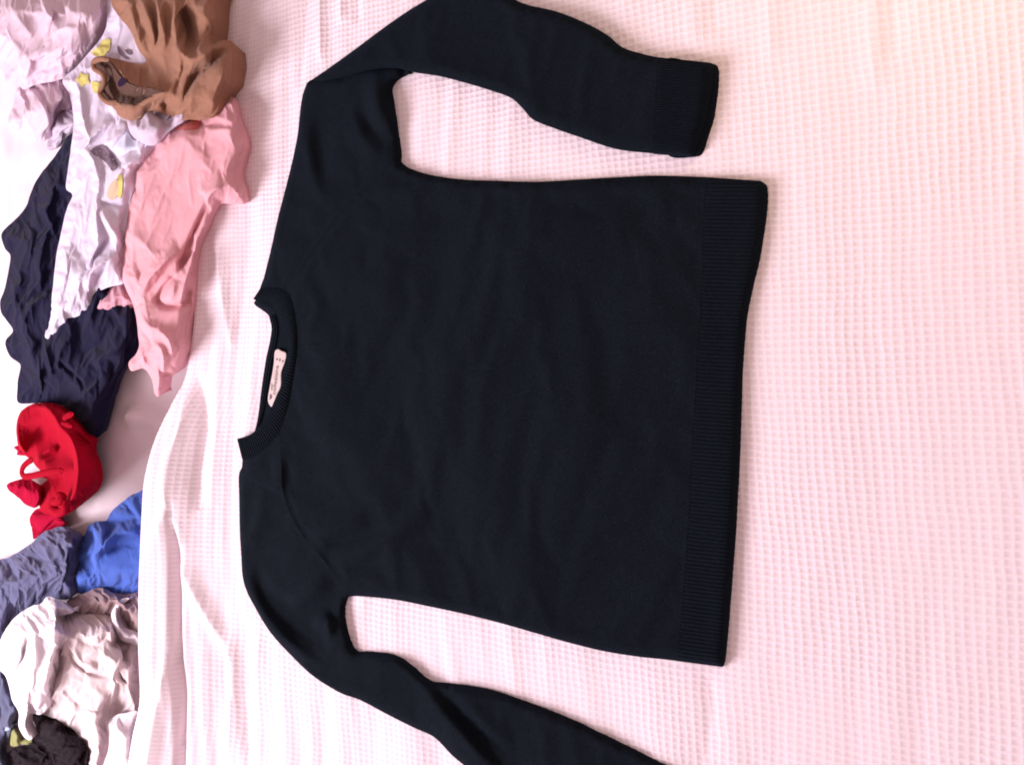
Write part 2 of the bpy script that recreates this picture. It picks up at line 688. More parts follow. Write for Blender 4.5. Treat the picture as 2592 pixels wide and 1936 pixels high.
def waffle_weave():
    m = M['blanket']
    nt = m.node_tree
    n, l = nt.nodes, nt.links
    b = n['Principled BSDF']
    net = b.inputs['Base Color'].links[0].from_socket
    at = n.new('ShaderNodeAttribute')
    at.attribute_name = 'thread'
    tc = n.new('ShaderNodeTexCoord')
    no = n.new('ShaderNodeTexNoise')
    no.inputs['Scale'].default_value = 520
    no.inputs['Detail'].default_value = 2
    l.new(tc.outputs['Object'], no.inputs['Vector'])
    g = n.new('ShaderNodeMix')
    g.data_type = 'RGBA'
    g.inputs['A'].default_value = (0.70, 0.575, 0.66, 1)      # ground of the sunken cells, greyer than the raised net
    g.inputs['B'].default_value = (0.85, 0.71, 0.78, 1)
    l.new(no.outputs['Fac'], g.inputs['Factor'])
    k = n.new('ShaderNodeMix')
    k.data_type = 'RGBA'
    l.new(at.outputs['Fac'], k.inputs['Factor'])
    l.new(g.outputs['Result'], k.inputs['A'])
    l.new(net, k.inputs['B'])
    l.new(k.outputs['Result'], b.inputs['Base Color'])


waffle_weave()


# ------------------------------------------------------------------ waffle blanket
def blanket():
    PX, PY, SUB = 0.0081, 0.0067, 5
    edge_px = D([(455, -160), (452, 100), (440, 350), (425, 560), (418, 700), (402, 800), (385, 850), (355, 905), (338, 980),
                 (326, 1080), (315, 1180), (306, 1260), (303, 1400), (306, 1470), (308, 1520), (293, 1580), (281, 1640), (270, 1750), (262, 1850)])
    ew = np.vstack([on_plane(edge_px[k:k + 1], zz)[0] for k, zz in enumerate(np.interp(edge_px[:, 1], [500, 1050, 1500], [0.006, 0.012, 0.033]))])
    ys = ew[::-1, 1]; xs = ew[::-1, 0]
    Y0, Y1 = -0.70, 0.70
    nY = int((Y1 - Y0) / PY)
    XR = 0.13
    SL = 0.045                                    # part of the border that hangs over
    nX = int((XR + 1.30 + SL) / PX)
    fr = np.array([0.0, 0.14, 0.27, 0.73, 0.86])
    sj = (np.arange(nX)[:, None] + fr[None]).ravel() * PX - SL
    tj = (np.arange(nY)[:, None] + fr[None]).ravel() * PY + Y0
    S, T = np.meshgrid(sj, tj, indexing='ij')
    xe = np.interp(tj, ys, xs)
    ker = np.hanning(61); ker /= ker.sum()
    xe = np.convolve(np.pad(xe, 30, mode='edge'), ker, mode='valid')
    XE = xe[None, :] + 0 * S
    xref = -1.18
    fall = np.exp(-np.maximum(S, 0) / 0.22)
    wob = 0.006 * perlin(S * 5, T * 5, 3) + 0.0022 * perlin(S * 16, T * 16, 4) + 0.0014 * perlin(S * 70, T * 45, 5)
    X = xref + np.maximum(S, 0) + (XE - xref) * fall - 0.055 * T * (1 - fall) + wob * np.clip(S / 0.05, 0, 1)
    Yw = T + 0.006 * perlin(S * 4, T * 4, 7) + 0.0015 * perlin(S * 18, T * 18, 8) + 0.0014 * perlin(S * 45, T * 75, 9)
    P = np.stack([X.ravel(), Yw.ravel()], 1)
    h = np.zeros(len(P))
    s = S.ravel(); t = T.ravel()
    # roll along the border, stronger towards the lower end
    down = np.clip((-t - 0.0) / 0.16, 0, 1); down = down * down * (3 - 2 * down)
    roll = 0.007 + 0.029 * down
    x = np.clip((s - 0.004) / 0.116, 0, 1)
    h += roll * (0.75 * (1 - x) + 0.25 * (1 - x * x * (3 - 2 * x))) * (0.93 + 0.07 * np.clip(s / 0.02, 0, 1))

    def rg(pts, amp, w, w2=None):
        return (np.array(pts, float), amp, w, w2 if w2 else w)
    sr = [
        rg(D([(402, 1080), (404, 1240), (407, 1400), (415, 1500), (408, 1652), (404, 1800)]), -0.017, 0.010, 0.006),
        rg([(468, 1290), (436, 1352), (407, 1411), (383, 1481), (362, 1540)], 0.0075, 0.018, 0.012),
        rg([(392, 1560), (405, 1623), (426, 1680)], 0.0075, 0.012, 0.007),
        rg([(466, 1640), (460, 1723), (442, 1817), (424, 1918), (412, 1990)], 0.0080, 0.014, 0.010),
        rg([(482, 1420), (543, 1562), (588, 1660), (592, 1790), (585, 1950)], 0.006, 0.014),
        rg([(655, 1600), (657, 1700), (657, 1950)], 0.004, 0.012),
        rg([(620, 1560), (626, 1700), (628, 1950)], -0.003, 0.010),
        rg([(507, 950), (524, 1081), (516, 1200), (520, 1290)], -0.0085, 0.017),
        rg([(478, 920), (479, 1081), (466, 1172), (466, 1263), (488, 1380)], 0.006, 0.012),
        rg([(560, 620), (575, 760), (590, 880)], 0.004, 0.012),
        rg([(530, 560), (528, 700), (520, 850)], -0.005, 0.014),
        rg([(816, -60), (816, 60), (818, 160)], 0.0035, 0.010),
        rg([(866, -60), (868, 60)], 0.0035, 0.008),
        rg([(780, -60), (770, 140), (760, 220)], -0.003, 0.010),
        rg([(905, -60), (905, 60)], -0.003, 0.008),
        rg([(1990, 320), (2060, 330), (2130, 322)], 0.0, 0.01),
        rg([(1790, 1700), (1800, 1800), (1780, 1940)], -0.0015, 0.010),
        rg([(2210, -40), (2212, 120), (2215, 230)], 0.0015, 0.012),
        rg([(2260, -40), (2258, 150)], -0.0010, 0.010),
        rg([(1810, -40), (1815, 90)], -0.0015, 0.012),
        rg([(1750, -40), (1752, 120)], 0.002, 0.010),
        rg([(1945, -40), (1950, 60), (1955, 150)], 0.0015, 0.012),
    ]
    h += ridge_sum(P, sr, 0.0) * np.clip(s / 0.035, 0, 1)
    # soft ripples that run across the bed
    w = P[:, 0] * 22 + 1.6 * perlin(P[:, 0] * 4, P[:, 1] * 3, 21)
    lefty = np.clip((-P[:, 0] - 0.25) / 0.7, 0, 1)
    h += (0.0008 + 0.0032 * lefty) * perlin(w, P[:, 1] * 2.6 + 3, 22)
    h += (0.0005 + 0.0014 * lefty) * perlin(w * 2.1, P[:, 1] * 5, 23)
    h += 0.0040 * perlin(P[:, 0] * 3.3, P[:, 1] * 3.3, 25)
    low = np.clip((-P[:, 1] - 0.15) / 0.25, 0, 1)
    h += 0.0022 * low * perlin(P[:, 0] * 30, P[:, 1] * 3.5, 26)
    # threads: raised net of warp and weft round sunken cells
    Z = h.reshape(S.shape)
    ph = np.tile(np.arange(SUB), nX)[:, None]
    pv = np.tile(np.arange(SUB), nY)[None, :]
    prow = np.array([1.0, 0.66, 0.0, 0.0, 0.66])
    TX = prow[ph] * 0.85; TY = prow[pv]
    relief = np.maximum(TX, TY) + 0.18 * np.minimum(TX, TY)
    vari = 1 + 0.35 * perlin(S / PX * 0.9, T / PY * 0.9, 30)
    flat = 0.55 + 0.45 * np.clip(0.5 + 2.0 * perlin(S * 7, T * 7, 33), 0, 1)
    Z = Z + 0.00068 * relief * vari * flat * np.clip(S / 0.13, 0.7, 1)
    # hanging border: turn over and go down
    neg = np.clip(-S / SL, 0, 1)
    ang = np.minimum(neg * 2.3, 1.0) * math.pi / 2
    R = 0.012
    Z = Z - np.where(S < 0, R * (1 - np.cos(ang)) * 1.0 + np.maximum(neg - 0.43, 0) * 0.055, 0)
    X = X - np.where(S < 0, R * np.sin(ang) * 0.9 - np.maximum(neg - 0.5, 0) * 0.03, 0)
    V = np.stack([X.ravel(), Yw.ravel(), Z.ravel()], 1)
    n1, n2 = S.shape
    i, j = np.meshgrid(np.arange(n1 - 1), np.arange(n2 - 1), indexing='ij')
    a = (i * n2 + j).ravel()
    F = np.stack([a, a + n2, a + n2 + 1, a + 1], 1)
    o = mesh_object('waffle_blanket', V, F, M['blanket'])
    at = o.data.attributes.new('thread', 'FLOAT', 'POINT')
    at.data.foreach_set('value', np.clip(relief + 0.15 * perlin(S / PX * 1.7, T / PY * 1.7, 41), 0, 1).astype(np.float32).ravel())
    tag(o, 'pale pink waffle weave blanket spread under the navy sweater, its far border rolled up', 'blanket')
    return o


blanket()


# ------------------------------------------------------------------ bed sheet
def sheet():
    st = 0.009
    xs = np.arange(-2.25, 0.40, st)
    ys = np.arange(-1.05, 1.05, st)
    X, Y = np.meshgrid(xs, ys, indexing='ij')
    P = np.stack([X.ravel(), Y.ravel()], 1)
    lip = on_plane(D([(430, -200), (430, 400), (400, 800), (320, 1100), (300, 1300), (290, 1600), (260, 1850)]), 0.0)
    xe = np.interp(P[:, 1], lip[::-1, 1], lip[::-1, 0])
    s = P[:, 0] - xe                              # negative beyond the blanket
    z = np.full(len(P), -0.044)
    z -= 0.044 * np.exp(-((s + 0.06) / 0.065) ** 2)
    up = np.clip((-s - 0.17) / 0.25, 0, 1)
    z += 0.012 * up * up * (3 - 2 * up)
    amp = np.clip((-s - 0.12) / 0.2, 0.12, 1)
    z += 0.007 * amp * (ridged(P[:, 0] * 8, P[:, 1] * 6, 51) - 0.4)
    z += 0.004 * np.clip(-s / 0.05, 0, 1) * ridged(P[:, 0] * 17 + perlin(P[:, 0] * 9, P[:, 1] * 9, 2), P[:, 1] * 15, 55)
    z += ridge_sum(P, [(C3([(1130, 280), (1080, 340), (1050, 360)]), 0.012, 0.012), (C3([(1060, 250), (1180, 340), (1230, 420)]), 0.010, 0.008),
                       (C3([(980, 700), (900, 900), (800, 1050)]), 0.006, 0.02)], -0.04) * np.clip(-s / 0.01, 0, 1)
    z = np.where(s > 0.02, np.minimum(z, -0.030), z)
    V = np.column_stack([P, z])
    n1, n2 = X.shape
    i, j = np.meshgrid(np.arange(n1 - 1), np.arange(n2 - 1), indexing='ij')
    a = (i * n2 + j).ravel()
    F = np.stack([a, a + n2, a + n2 + 1, a + 1], 1)
    o = mesh_object('bed_sheet', V, F, M['sheet'])
    tag(o, 'crumpled white bed sheet in bright window light under the pile of clothes', 'bed sheet')


sheet()


# ------------------------------------------------------------------ loose fibres
def fuzz(name, objs, mat, root, density, l0, l1, wd, lean_amt=0.55):
    VF, FF = [], []
    for o in objs:
        me = o.data
        me.calc_loop_triangles()
        co = np.array([v.co[:] for v in me.vertices])
        tr = np.array([t.vertices[:] for t in me.loop_triangles])
        a, b, c = co[tr[:, 0]], co[tr[:, 1]], co[tr[:, 2]]
        nn = np.cross(b - a, c - a)
        ar = np.linalg.norm(nn, axis=1)
        nn = nn / np.maximum(ar, 1e-12)[:, None]
        nn *= np.where(nn[:, 2:3] < 0, -1, 1)
        k = int(ar.sum() * 0.5 * density)
        pick = RNG.choice(len(tr), k, p=ar / ar.sum())
        r1 = np.sqrt(RNG.uniform(0, 1, k))[:, None]
        r2 = RNG.uniform(0, 1, k)[:, None]
        P = a[pick] * (1 - r1) + b[pick] * r1 * (1 - r2) + c[pick] * r1 * r2
        dr = nn[pick] * 0.55 + RNG.normal(size=(k, 3)) * lean_amt
        dr /= np.linalg.norm(dr, axis=1)[:, None]
        dr[:, 2] = np.abs(dr[:, 2])
        L = RNG.uniform(l0, l1, k)[:, None]
        sd = np.cross(dr, RNG.normal(size=(k, 3)))
        sd /= np.maximum(np.linalg.norm(sd, axis=1), 1e-9)[:, None]
        n0 = sum(len(v) for v in VF)
        VF.append(np.stack([P + sd * wd, P - sd * wd, P + dr * L], 1).reshape(-1, 3))
        FF.append(np.arange(k * 3).reshape(-1, 3) + n0)
    fz = mesh_object(name, np.vstack(VF) + np.array(root['_base']), np.vstack(FF), mat, root, smooth=False)
    fz['kind'] = 'stuff'


# ------------------------------------------------------------------ navy sweater
def sweater():
    root = thing('sweater', 'dark navy knitted sweater laid flat on the pale pink waffle blanket', 'sweater',
                 (-0.62, 0.0, 0.0))
    T = 0.0085
    B0 = 0.0025                                   # rests on the threads of the blanket
    seam = C5([(275, 175), (360, 165), (430, 172), (500, 225), (540, 400), (545, 600), (515, 850), (480, 1050), (420, 1220), (330, 1330), (240, 1390), (155, 1420)])
    inner = C5([(222, 268), (262, 282), (310, 286), (352, 300), (402, 385), (440, 480), (464, 580), (455, 690), (427, 780), (412, 880), (372, 970), (340, 1040),
                (290, 1120), (240, 1180), (190, 1216), (110, 1240)])
    si = resample(inner, 40)
    seam = np.array([p + 0.16 * (si[((si - p) ** 2).sum(1).argmin()] - p) for p in seam])
    j_up = seam[3:4]; j_lo = seam[8:9]
    sh_up = D([(570, 600), (585, 540), (600, 472), (616, 410), (631, 350), (643, 290), (649, 235), (654, 205), (663, 180)])
    raglan_up = D([(862, 348), (822, 374), (780, 410), (735, 455), (690, 515), (660, 558), (645, 590)])
    raglan_up = spline(J(raglan_up, j_up), 8)
    arm_up = D([(884, 157), (846, 183), (848, 215), (855, 260), (860, 300)])
    side_up = D([(862, 348), (880, 362), (930, 378), (1000, 388), (1080, 391), (1160, 393), (1250, 388), (1340, 383), (1400, 380), (1440, 380), (1528, 383)])
    hem_top = D([(1528, 383), (1520, 450), (1516, 600), (1505, 800), (1496, 950), (1488, 1100), (1474, 1300), (1462, 1427)])
    hem_end = D([(1642, 391), (1655, 401), (1657, 440), (1650, 500), (1640, 560), (1626, 620), (1614, 680), (1608, 740), (1604, 800), (1602, 860), (1600, 920),
                 (1597, 1000), (1592, 1080), (1588, 1150), (1582, 1220), (1576, 1300), (1570, 1370), (1564, 1430), (1560, 1440)])
    hem_hi = D([(1528, 383), (1580, 385), (1642, 391)])
    hem_lo = D([(1560, 1440), (1500, 1431), (1462, 1427)])
    side_lo = D([(1462, 1427), (1440, 1424), (1380, 1418), (1300, 1405), (1220, 1385), (1150, 1365), (1080, 1345), (1000, 1325), (920, 1308), (860, 1296),
                 (800, 1289), (765, 1287), (747, 1290)])
    raglan_lo = J(E8([(888, 1085), (830, 960), (700, 780), (560, 620), (450, 420), (402, 250), (396, 60)]), j_lo)
    raglan_lo = spline(raglan_lo, 8)
    seam = spline(seam, 6)
    k_up = int(((seam - j_up) ** 2).sum(1).argmin())
    k_lo = int(((seam - j_lo) ** 2).sum(1).argmin())
    sh_lo = J(C5([(155, 1420), (125, 1480), (122, 1580)]), D([(516, 1050), (517, 1100), (518, 1150), (521, 1200)]),
              C8([(160, 230), (190, 340), (240, 440), (360, 640), (500, 800), (690, 980), (900, 1110), (1040, 1160), (1250, 1270), (1450, 1370), (1600, 1440),
                  (1740, 1580), (1830, 1655), (2100, 1900)]))
    out_lo = D([(1500, 1790), (1560, 1720)])
    arm_lo_top = D([(1440, 1652), (1330, 1600), (1250, 1561), (1150, 1521), (1060, 1491), (980, 1477), (930, 1473)])
    arm_lo = J(D([(915, 1465), (890, 1441), (860, 1419), (835, 1411), (790, 1407), (764, 1404)]), D([(750, 1365), (744, 1330), (744, 1305)]))
    arm_top = D([(663, 180), (700, 155), (760, 112), (830, 60), (885, 22), (920, 1), (965, -28), (1020, -40), (1080, -18), (1130, 8), (1200, 25), (1260, 48), (1310, 75),
                 (1345, 103), (1400, 120), (1420, 124)])
    cuff_hi = D([(1420, 124), (1450, 129), (1500, 133), (1535, 136)])
    cuff_end = D([(1535, 136), (1541, 150), (1538, 190), (1532, 225), (1524, 262), (1512, 300), (1503, 325), (1497, 337)])
    cuff_top = D([(1420, 124), (1418, 190), (1414, 260), (1408, 331)])
    arm_bot = D([(1408, 331), (1330, 322), (1250, 296), (1190, 275), (1150, 258), (1130, 236), (1105, 213), (1060, 196), (1000, 178), (940, 163), (890, 156)])
    crease = C6([(1262, 573), (1160, 552), (1060, 546), (930, 568), (800, 602), (670, 640), (560, 658), (440, 642)])

    sh_up, side_up, hem_top, hem_end, hem_hi, hem_lo, side_lo, sh_lo, arm_lo_top, arm_lo, arm_up = [
        spline(q, 8) for q in (sh_up, side_up, hem_top, hem_end, hem_hi, hem_lo, side_lo, sh_lo, arm_lo_top, arm_lo, arm_up)]
    arm_top, cuff_hi, cuff_end, cuff_top, arm_bot, crease = [spline(q, 8) for q in (arm_top, cuff_hi, cuff_end, cuff_top, arm_bot, crease)]
    silhouette = J(C5([(275, 175)]), sh_up[0:], D([(720, 165), (800, 150), (870, 145)]), arm_up, side_up[:-1], hem_hi, hem_end[1:], hem_lo[1:], side_lo[1:],
                   arm_lo[::-1], arm_lo_top[::-1], out_lo[::-1], sh_lo[::-1], C5([(110, 1300), (110, 1240), (235, 1180), (255, 1100), (280, 900), (310, 700), (350, 480), (335, 385),
                                                                    (235, 310), (222, 268)]))
    sil_w = resample(np.vstack([on_plane(silhouette, B0), on_plane(silhouette[:1], B0)]), 900)[:-1]

    folds = [
        
        # round the upper shoulder
        (C6([(950, 590), (975, 700), (1000, 850), (1095, 1120)]), 0.0075, 0.012),
        (C6([(770, 860), (890, 1080), (1000, 1190), (1110, 1290)]), 0.0050, 0.013),
        (C6([(830, 820), (930, 1000), (1040, 1150), (1110, 1260)]), -0.0040, 0.010),
        (C6([(425, 960), (450, 1180), (500, 1400), (600, 1640)]), 0.0030, 0.011),
        (C6([(520, 700), (540, 1150), (640, 1600)]), -0.0032, 0.018),
        # round the lower shoulder
        (E8([(370, -40), (378, 160), (360, 300)]), 0.0030, 0.010),
        (E8([(450, 60), (440, 200), (450, 300)]), -0.0014, 0.012),
        (E8([(250, 250), (230, 450), (130, 740)]), 0.0030, 0.010),
        (E8([(600, 660), (800, 570), (1050, 480)]), 0.0050, 0.010),
        (E8([(700, 700), (900, 640), (1200, 530)]), -0.0048, 0.009),
        (E8([(830, 850), (1050, 740), (1250, 600), (1500, 420)]), 0.0036, 0.010),
        (E8([(900, 900), (1080, 800), (1230, 690)]), -0.0034, 0.008),
        (E8([(430, 1120), (600, 1040), (800, 980)]), 0.0060, 0.012),
        (E8([(420, 1270), (690, 1160), (900, 1060)]), -0.0060, 0.011),
        (E8([(620, 1290), (700, 1260), (775, 1230)]), 0.0060, 0.008),
        (E8([(775, 1240), (760, 1320), (735, 1400)]), 0.0060, 0.006),
        (E8([(190, 820), (290, 1060), (430, 1190), (560, 1300), (800, 1470)]), -0.0080, 0.011),
        (E8([(150, 960), (190, 1080), (280, 1230), (420, 1400), (620, 1600)]), 0.0040, 0.010),
        (C8([(280, 560), (520, 780), (760, 960), (980, 1110)]), -0.0035, 0.005),
        (C8([(320, 560), (560, 780), (800, 950)]), 0.0030, 0.007),
        # twist in the lower sleeve
        (C8([(1540, 1020), (1640, 1120), (1760, 1250), (1900, 1400), (2150, 1650), (2400, 1900)]), -0.0105, 0.010, 0.006),
        (C8([(1480, 1010), (1580, 1150), (1700, 1290), (1850, 1450), (2080, 1660)]), 0.0060, 0.016),
        (C8([(1650, 1060), (1800, 1180), (2000, 1380), (2200, 1560)]), 0.0030, 0.014),
        # broad softness of the body
        (D([(1000, 480), (1150, 520), (1300, 480), (1450, 440)]), 0.0022, 0.022),
        (D([(1150, 430), (1280, 450), (1420, 410)]), -0.0018, 0.012),
        (D([(700, 700), (690, 850), (720, 1000)]), 0.0016, 0.03),
        (D([(860, 640), (900, 900), (880, 1100)]), -0.0010, 0.05),
    ]

    def height(xy, thick=T, dist=None):
        if dist is None:
            dist, _, _ = seg_dist(xy, sil_w, True)
        z = B0 + thick * prof(dist / 0.012)
        z = z + (1.35 * ridge_sum(xy, folds, B0, True) + ridge_sum(xy, [(raglan_up, 0.0011, 0.0030), (raglan_lo, 0.0011, 0.0030)], B0)) * np.clip(dist / 0.006, 0.0, 1)
        z = z + 0.0024 * perlin(xy[:, 0] * 9, xy[:, 1] * 9, 61) * np.clip(dist / 0.02, 0, 1)
        z = z + 0.0010 * perlin(xy[:, 0] * 26, xy[:, 1] * 26, 62) * np.clip(dist / 0.02, 0, 1)
        return np.maximum(z, B0 + 0.0045 * prof(dist / 0.012))

    def piece(name, outline, step, thick=T, own=False, base=0.0, drop=0.010, rim=None):
        loop = spline(on_plane(outline, B0), step, closed=True)
        V2, F, bm = triangulate(loop, step)
        if own:
            d, _, _ = seg_dist(V2, loop if rim is None else rim, True)
            z = base + height(V2, thick, d)
        else:
            z = base + height(V2, thick)
        V = lift(V2, B0, z)
        nfree = len(V)
        held = list(np.where(bm)[0]) + list(range(nfree, nfree + 3 * int(bm.sum()) + 50))
        V, F = skirt(V, F, bm, drop, 0.001, thin=True)
        return V, F, [int(i) for i in held if i < len(V)]

    def add(name, vf, parent=root, mat='navy'):
        o = mesh_object(name, vf[0], vf[1], M[mat], parent)
        if name in ('front_panel', 'sleeve'):
            vg = o.vertex_groups.new(name='held')
            vg.add(vf[2], 1.0, 'REPLACE')
            SIM.append((o, 0.0055, 0.25))
        return o

    def merge(a, b):
        n = len(a[0])
        return np.vstack([a[0], b[0]]), list(a[1]) + [tuple(i + n for i in f) for f in b[1]], a[2] + [i + n for i in b[2]]

    # front between the two raglan seams
    seam_mid = seam[k_up:k_lo + 1]
    body = J(raglan_up[:-1], seam_mid[:-1], raglan_lo[::-1][1:], side_lo[::-1][1:], hem_top[::-1][1:-1], side_up[::-1][:-1])
    add('front_panel', piece('front_panel', body, 0.0060))
    # upper sleeve: shoulder, then the arm folded forward over it
    shoulder = J(sh_up, D([(720, 165), (800, 152), (870, 146)]), arm_up, raglan_up, seam[:k_up][::-1])
    arm = J(arm_top, cuff_top[1:-1], arm_bot[:-1], crease[:-1])
    cuff_lo = spline(D([(1497, 337), (1450, 334), (1408, 331)]), 8)
    rim = spline(on_plane(J(arm_top, cuff_hi[1:], cuff_end[1:], cuff_lo[1:], arm_bot[1:], crease[1:-1]), B0), 0.0015, closed=True)
    sl = add('sleeve', merge(piece('', shoulder, 0.0060), piece('', arm, 0.0060, 0.0095, True, 0.0045, 0.010, rim)))
    # lower sleeve with its twist
    arm2 = J(raglan_lo[:-1], seam[k_lo:], sh_lo[1:], out_lo, arm_lo_top, arm_lo)
    add('sleeve', piece('', arm2, 0.0060))

    def strip(name, a_px, b_px, n, m, ribs, amp, parent, base, along=False, bulge=0.0, drop=0.008, hfn=None, flat_ends=0.0):
        a = resample(spline(on_plane(a_px, B0), 0.002), n)
        b = resample(spline(on_plane(b_px, B0), 0.002), n)
        uu = np.linspace(0, 1, n)
        V2 = []
        for k in range(m):
            f = k / (m - 1)
            V2.append(a * (1 - f) + b * f)
        V2 = np.array(V2).reshape(-1, 2)
        U = np.tile(uu, m)
        W = np.repeat(np.linspace(0, 1, m), n)
        z = base(V2, U, W)
        if along:
            z = z + amp * np.sin(2 * np.pi * W * ribs)
        else:
            wobble = 0.12 * perlin(U * ribs * 0.4, W * 3, 71)
            c = np.cos(2 * np.pi * (U * ribs + wobble))
            z = z + amp * np.sign(c) * np.abs(c) ** 0.6 * np.clip(np.minimum(W * 12 + 0.3, (1 - W) * 8), 0, 1)
        z = z + bulge * np.sin(np.pi * W)
        V = lift(V2, B0, z)
        F = []
        for k in range(m - 1):
            for i in range(n - 1):
                q = k * n + i
                F.append((q, q + n, q + n + 1, q + 1))
        V, F = skirt(V, F, None, drop, 0.0, thin=True)
        return mesh_object(name, V, F, M['navy'], parent)

    # ribbed hem: front layer, back layer just showing at the corner
    strip('hem_rib', hem_top, hem_end, 1240, 12, 124, 0.00055, root, lambda P, U, W: height(P, T, np.minimum(seg_dist(P, sil_w, True)[0], (1 - W) * 0.045)) - 0.0002)
    # cuff
    def cuff_base(P, U, W):
        return 0.0045 + height(P, 0.0095, np.minimum(seg_dist(P, rim, True)[0], (1 - W) * 0.045)) - 0.0002
    strip('cuff', cuff_top, cuff_end, 420, 10, 42, 0.00045, root, cuff_base)
    back = D([(1440, 132), (1500, 136), (1538, 138), (1550, 144), (1553, 165), (1549, 215), (1541, 260), (1528, 300), (1520, 325), (1507, 338), (1440, 330)])
    add('cuff', piece('', back, 0.0025, 0.0035, True, 0.0, 0.004))
    # neckband, front half raised over the neck opening
    def nb(P, U, W):
        return 0.0090 + 0.0040 * np.sin(np.pi * np.clip(U, 0, 1)) ** 0.5 * (1 - W) + 0.0020 * np.sin(np.pi * W)
    strip('neckband', inner, seam, 620, 9, 74, 0.0004, root, nb, drop=0.009)
    # inside of the back, seen through the opening
    inside_back = C5([(228, 300), (245, 270), (300, 262), (420, 300), (520, 420), (530, 600), (500, 850), (450, 1000), (350, 1150), (240, 1190), (255, 1100), (282, 900),
                      (314, 700), (352, 480), (335, 388)])
    bp = add('back_panel', piece('', inside_back, 0.004, 0.0045, True, 0.0, 0.004))
    bo = C5([(332, 384), (350, 480), (309, 700), (279, 900), (254, 1100), (234, 1185)])
    bi = C5([(392, 372), (412, 500), (372, 700), (338, 900), (306, 1060), (268, 1160)])
    strip('neckband', bo, bi, 260, 15, 3.5, 0.0006, root, lambda P, U, W: 0.0065 + 0.002 * np.sin(np.pi * np.clip(W * 1.1, 0, 1)), along=True, drop=0.006)

    LATER.append(lambda: fuzz('wool_fuzz', [o for o in root.children if o.name.split('.')[0] in ('front_panel', 'sleeve', 'hem_rib', 'cuff', 'neckband')],
                              M['navy'], root, 260000, 0.0009, 0.0036, 0.00008))
    # woven label
    lab = A(660, 860, 8.26, [(300, 245), (358, 206), (430, 244), (520, 290), (492, 470), (420, 680), (412, 960), (335, 1130), (232, 1388), (156, 1272), (200, 950),
                             (240, 740), (280, 480)])
    lo = spline(on_plane(lab, 0.0105), 0.0016, closed=True)
    V2, F, bm = triangulate(lo, 0.0016)
    z = 0.0110 + 0.0012 * perlin(V2[:, 0] * 60, V2[:, 1] * 45, 80)
    V = lift(V2, 0.0105, z)
    V, F = skirt(V, F, bm, 0.0012, 0.0)
    lb = mesh_object('care_label', V, F, M['label'], root)
    # printed word on it, and the small marks round it
    bvh = caster(lb)
    cu = bpy.data.curves.new('label_text', 'FONT')
    cu.body = 'collezione'
    cu.size = 1.0
    cu.resolution_u = 3
    to = bpy.data.objects.new('label_text_tmp', cu)
    COL.objects.link(to)
    dg = bpy.context.evaluated_depsgraph_get()
    me = bpy.data.meshes.new_from_object(to.evaluated_get(dg))
    bpy.data.objects.remove(to)
    co = np.array([v.co[:] for v in me.vertices])
    L = co[:, 0].max()
    p0 = np.array([304.0, 1155.0]); p1 = np.array([378.0, 540.0])
    ax = p1 - p0
    side = np.array([-ax[1], ax[0]]) / np.linalg.norm(ax)
    if side[0] > 0:
        side = -side
    px = p0 + (co[:, :1] / L) * ax + side * (co[:, 1:2] * 100)
    px = px / 8.26 + np.array([660, 860])
    VT = np.array([settle(bvh, p, 0.0005, 0.0115) for p in px])
    FT = [tuple(p.vertices) for p in me.polygons]
    mesh_object('lettering', VT, FT, M['ink'], lb)
    marks = [[(330, 385), (356, 390), (352, 432), (328, 426)], [(392, 392), (412, 396), (404, 456), (386, 452)], [(452, 425), (474, 430), (468, 470), (448, 464)],
             [(226, 905), (236, 905), (238, 1060), (226, 1060)], [(196, 1130), (214, 1140), (206, 1250), (186, 1246)], [(222, 1150), (236, 1155), (228, 1235), (214, 1230)]]
    VM, FM = [], []
    for q in marks:
        VM, FM, n0 = [], [], 0
        for p in q:
            VM.append(settle(bvh, np.array(p) / 8.26 + np.array([660, 860]), 0.0005, 0.0115))
        FM.append((n0 + 3, n0 + 2, n0 + 1, n0))
        mesh_object('lettering', np.array(VM), FM, M['ink'], lb)


sweater()


# ------------------------------------------------------------------ the pile of clothes
def mean_at(px, z):
    p = on_plane(px, z).mean(0)
    return (float(p[0]), float(p[1]), z)


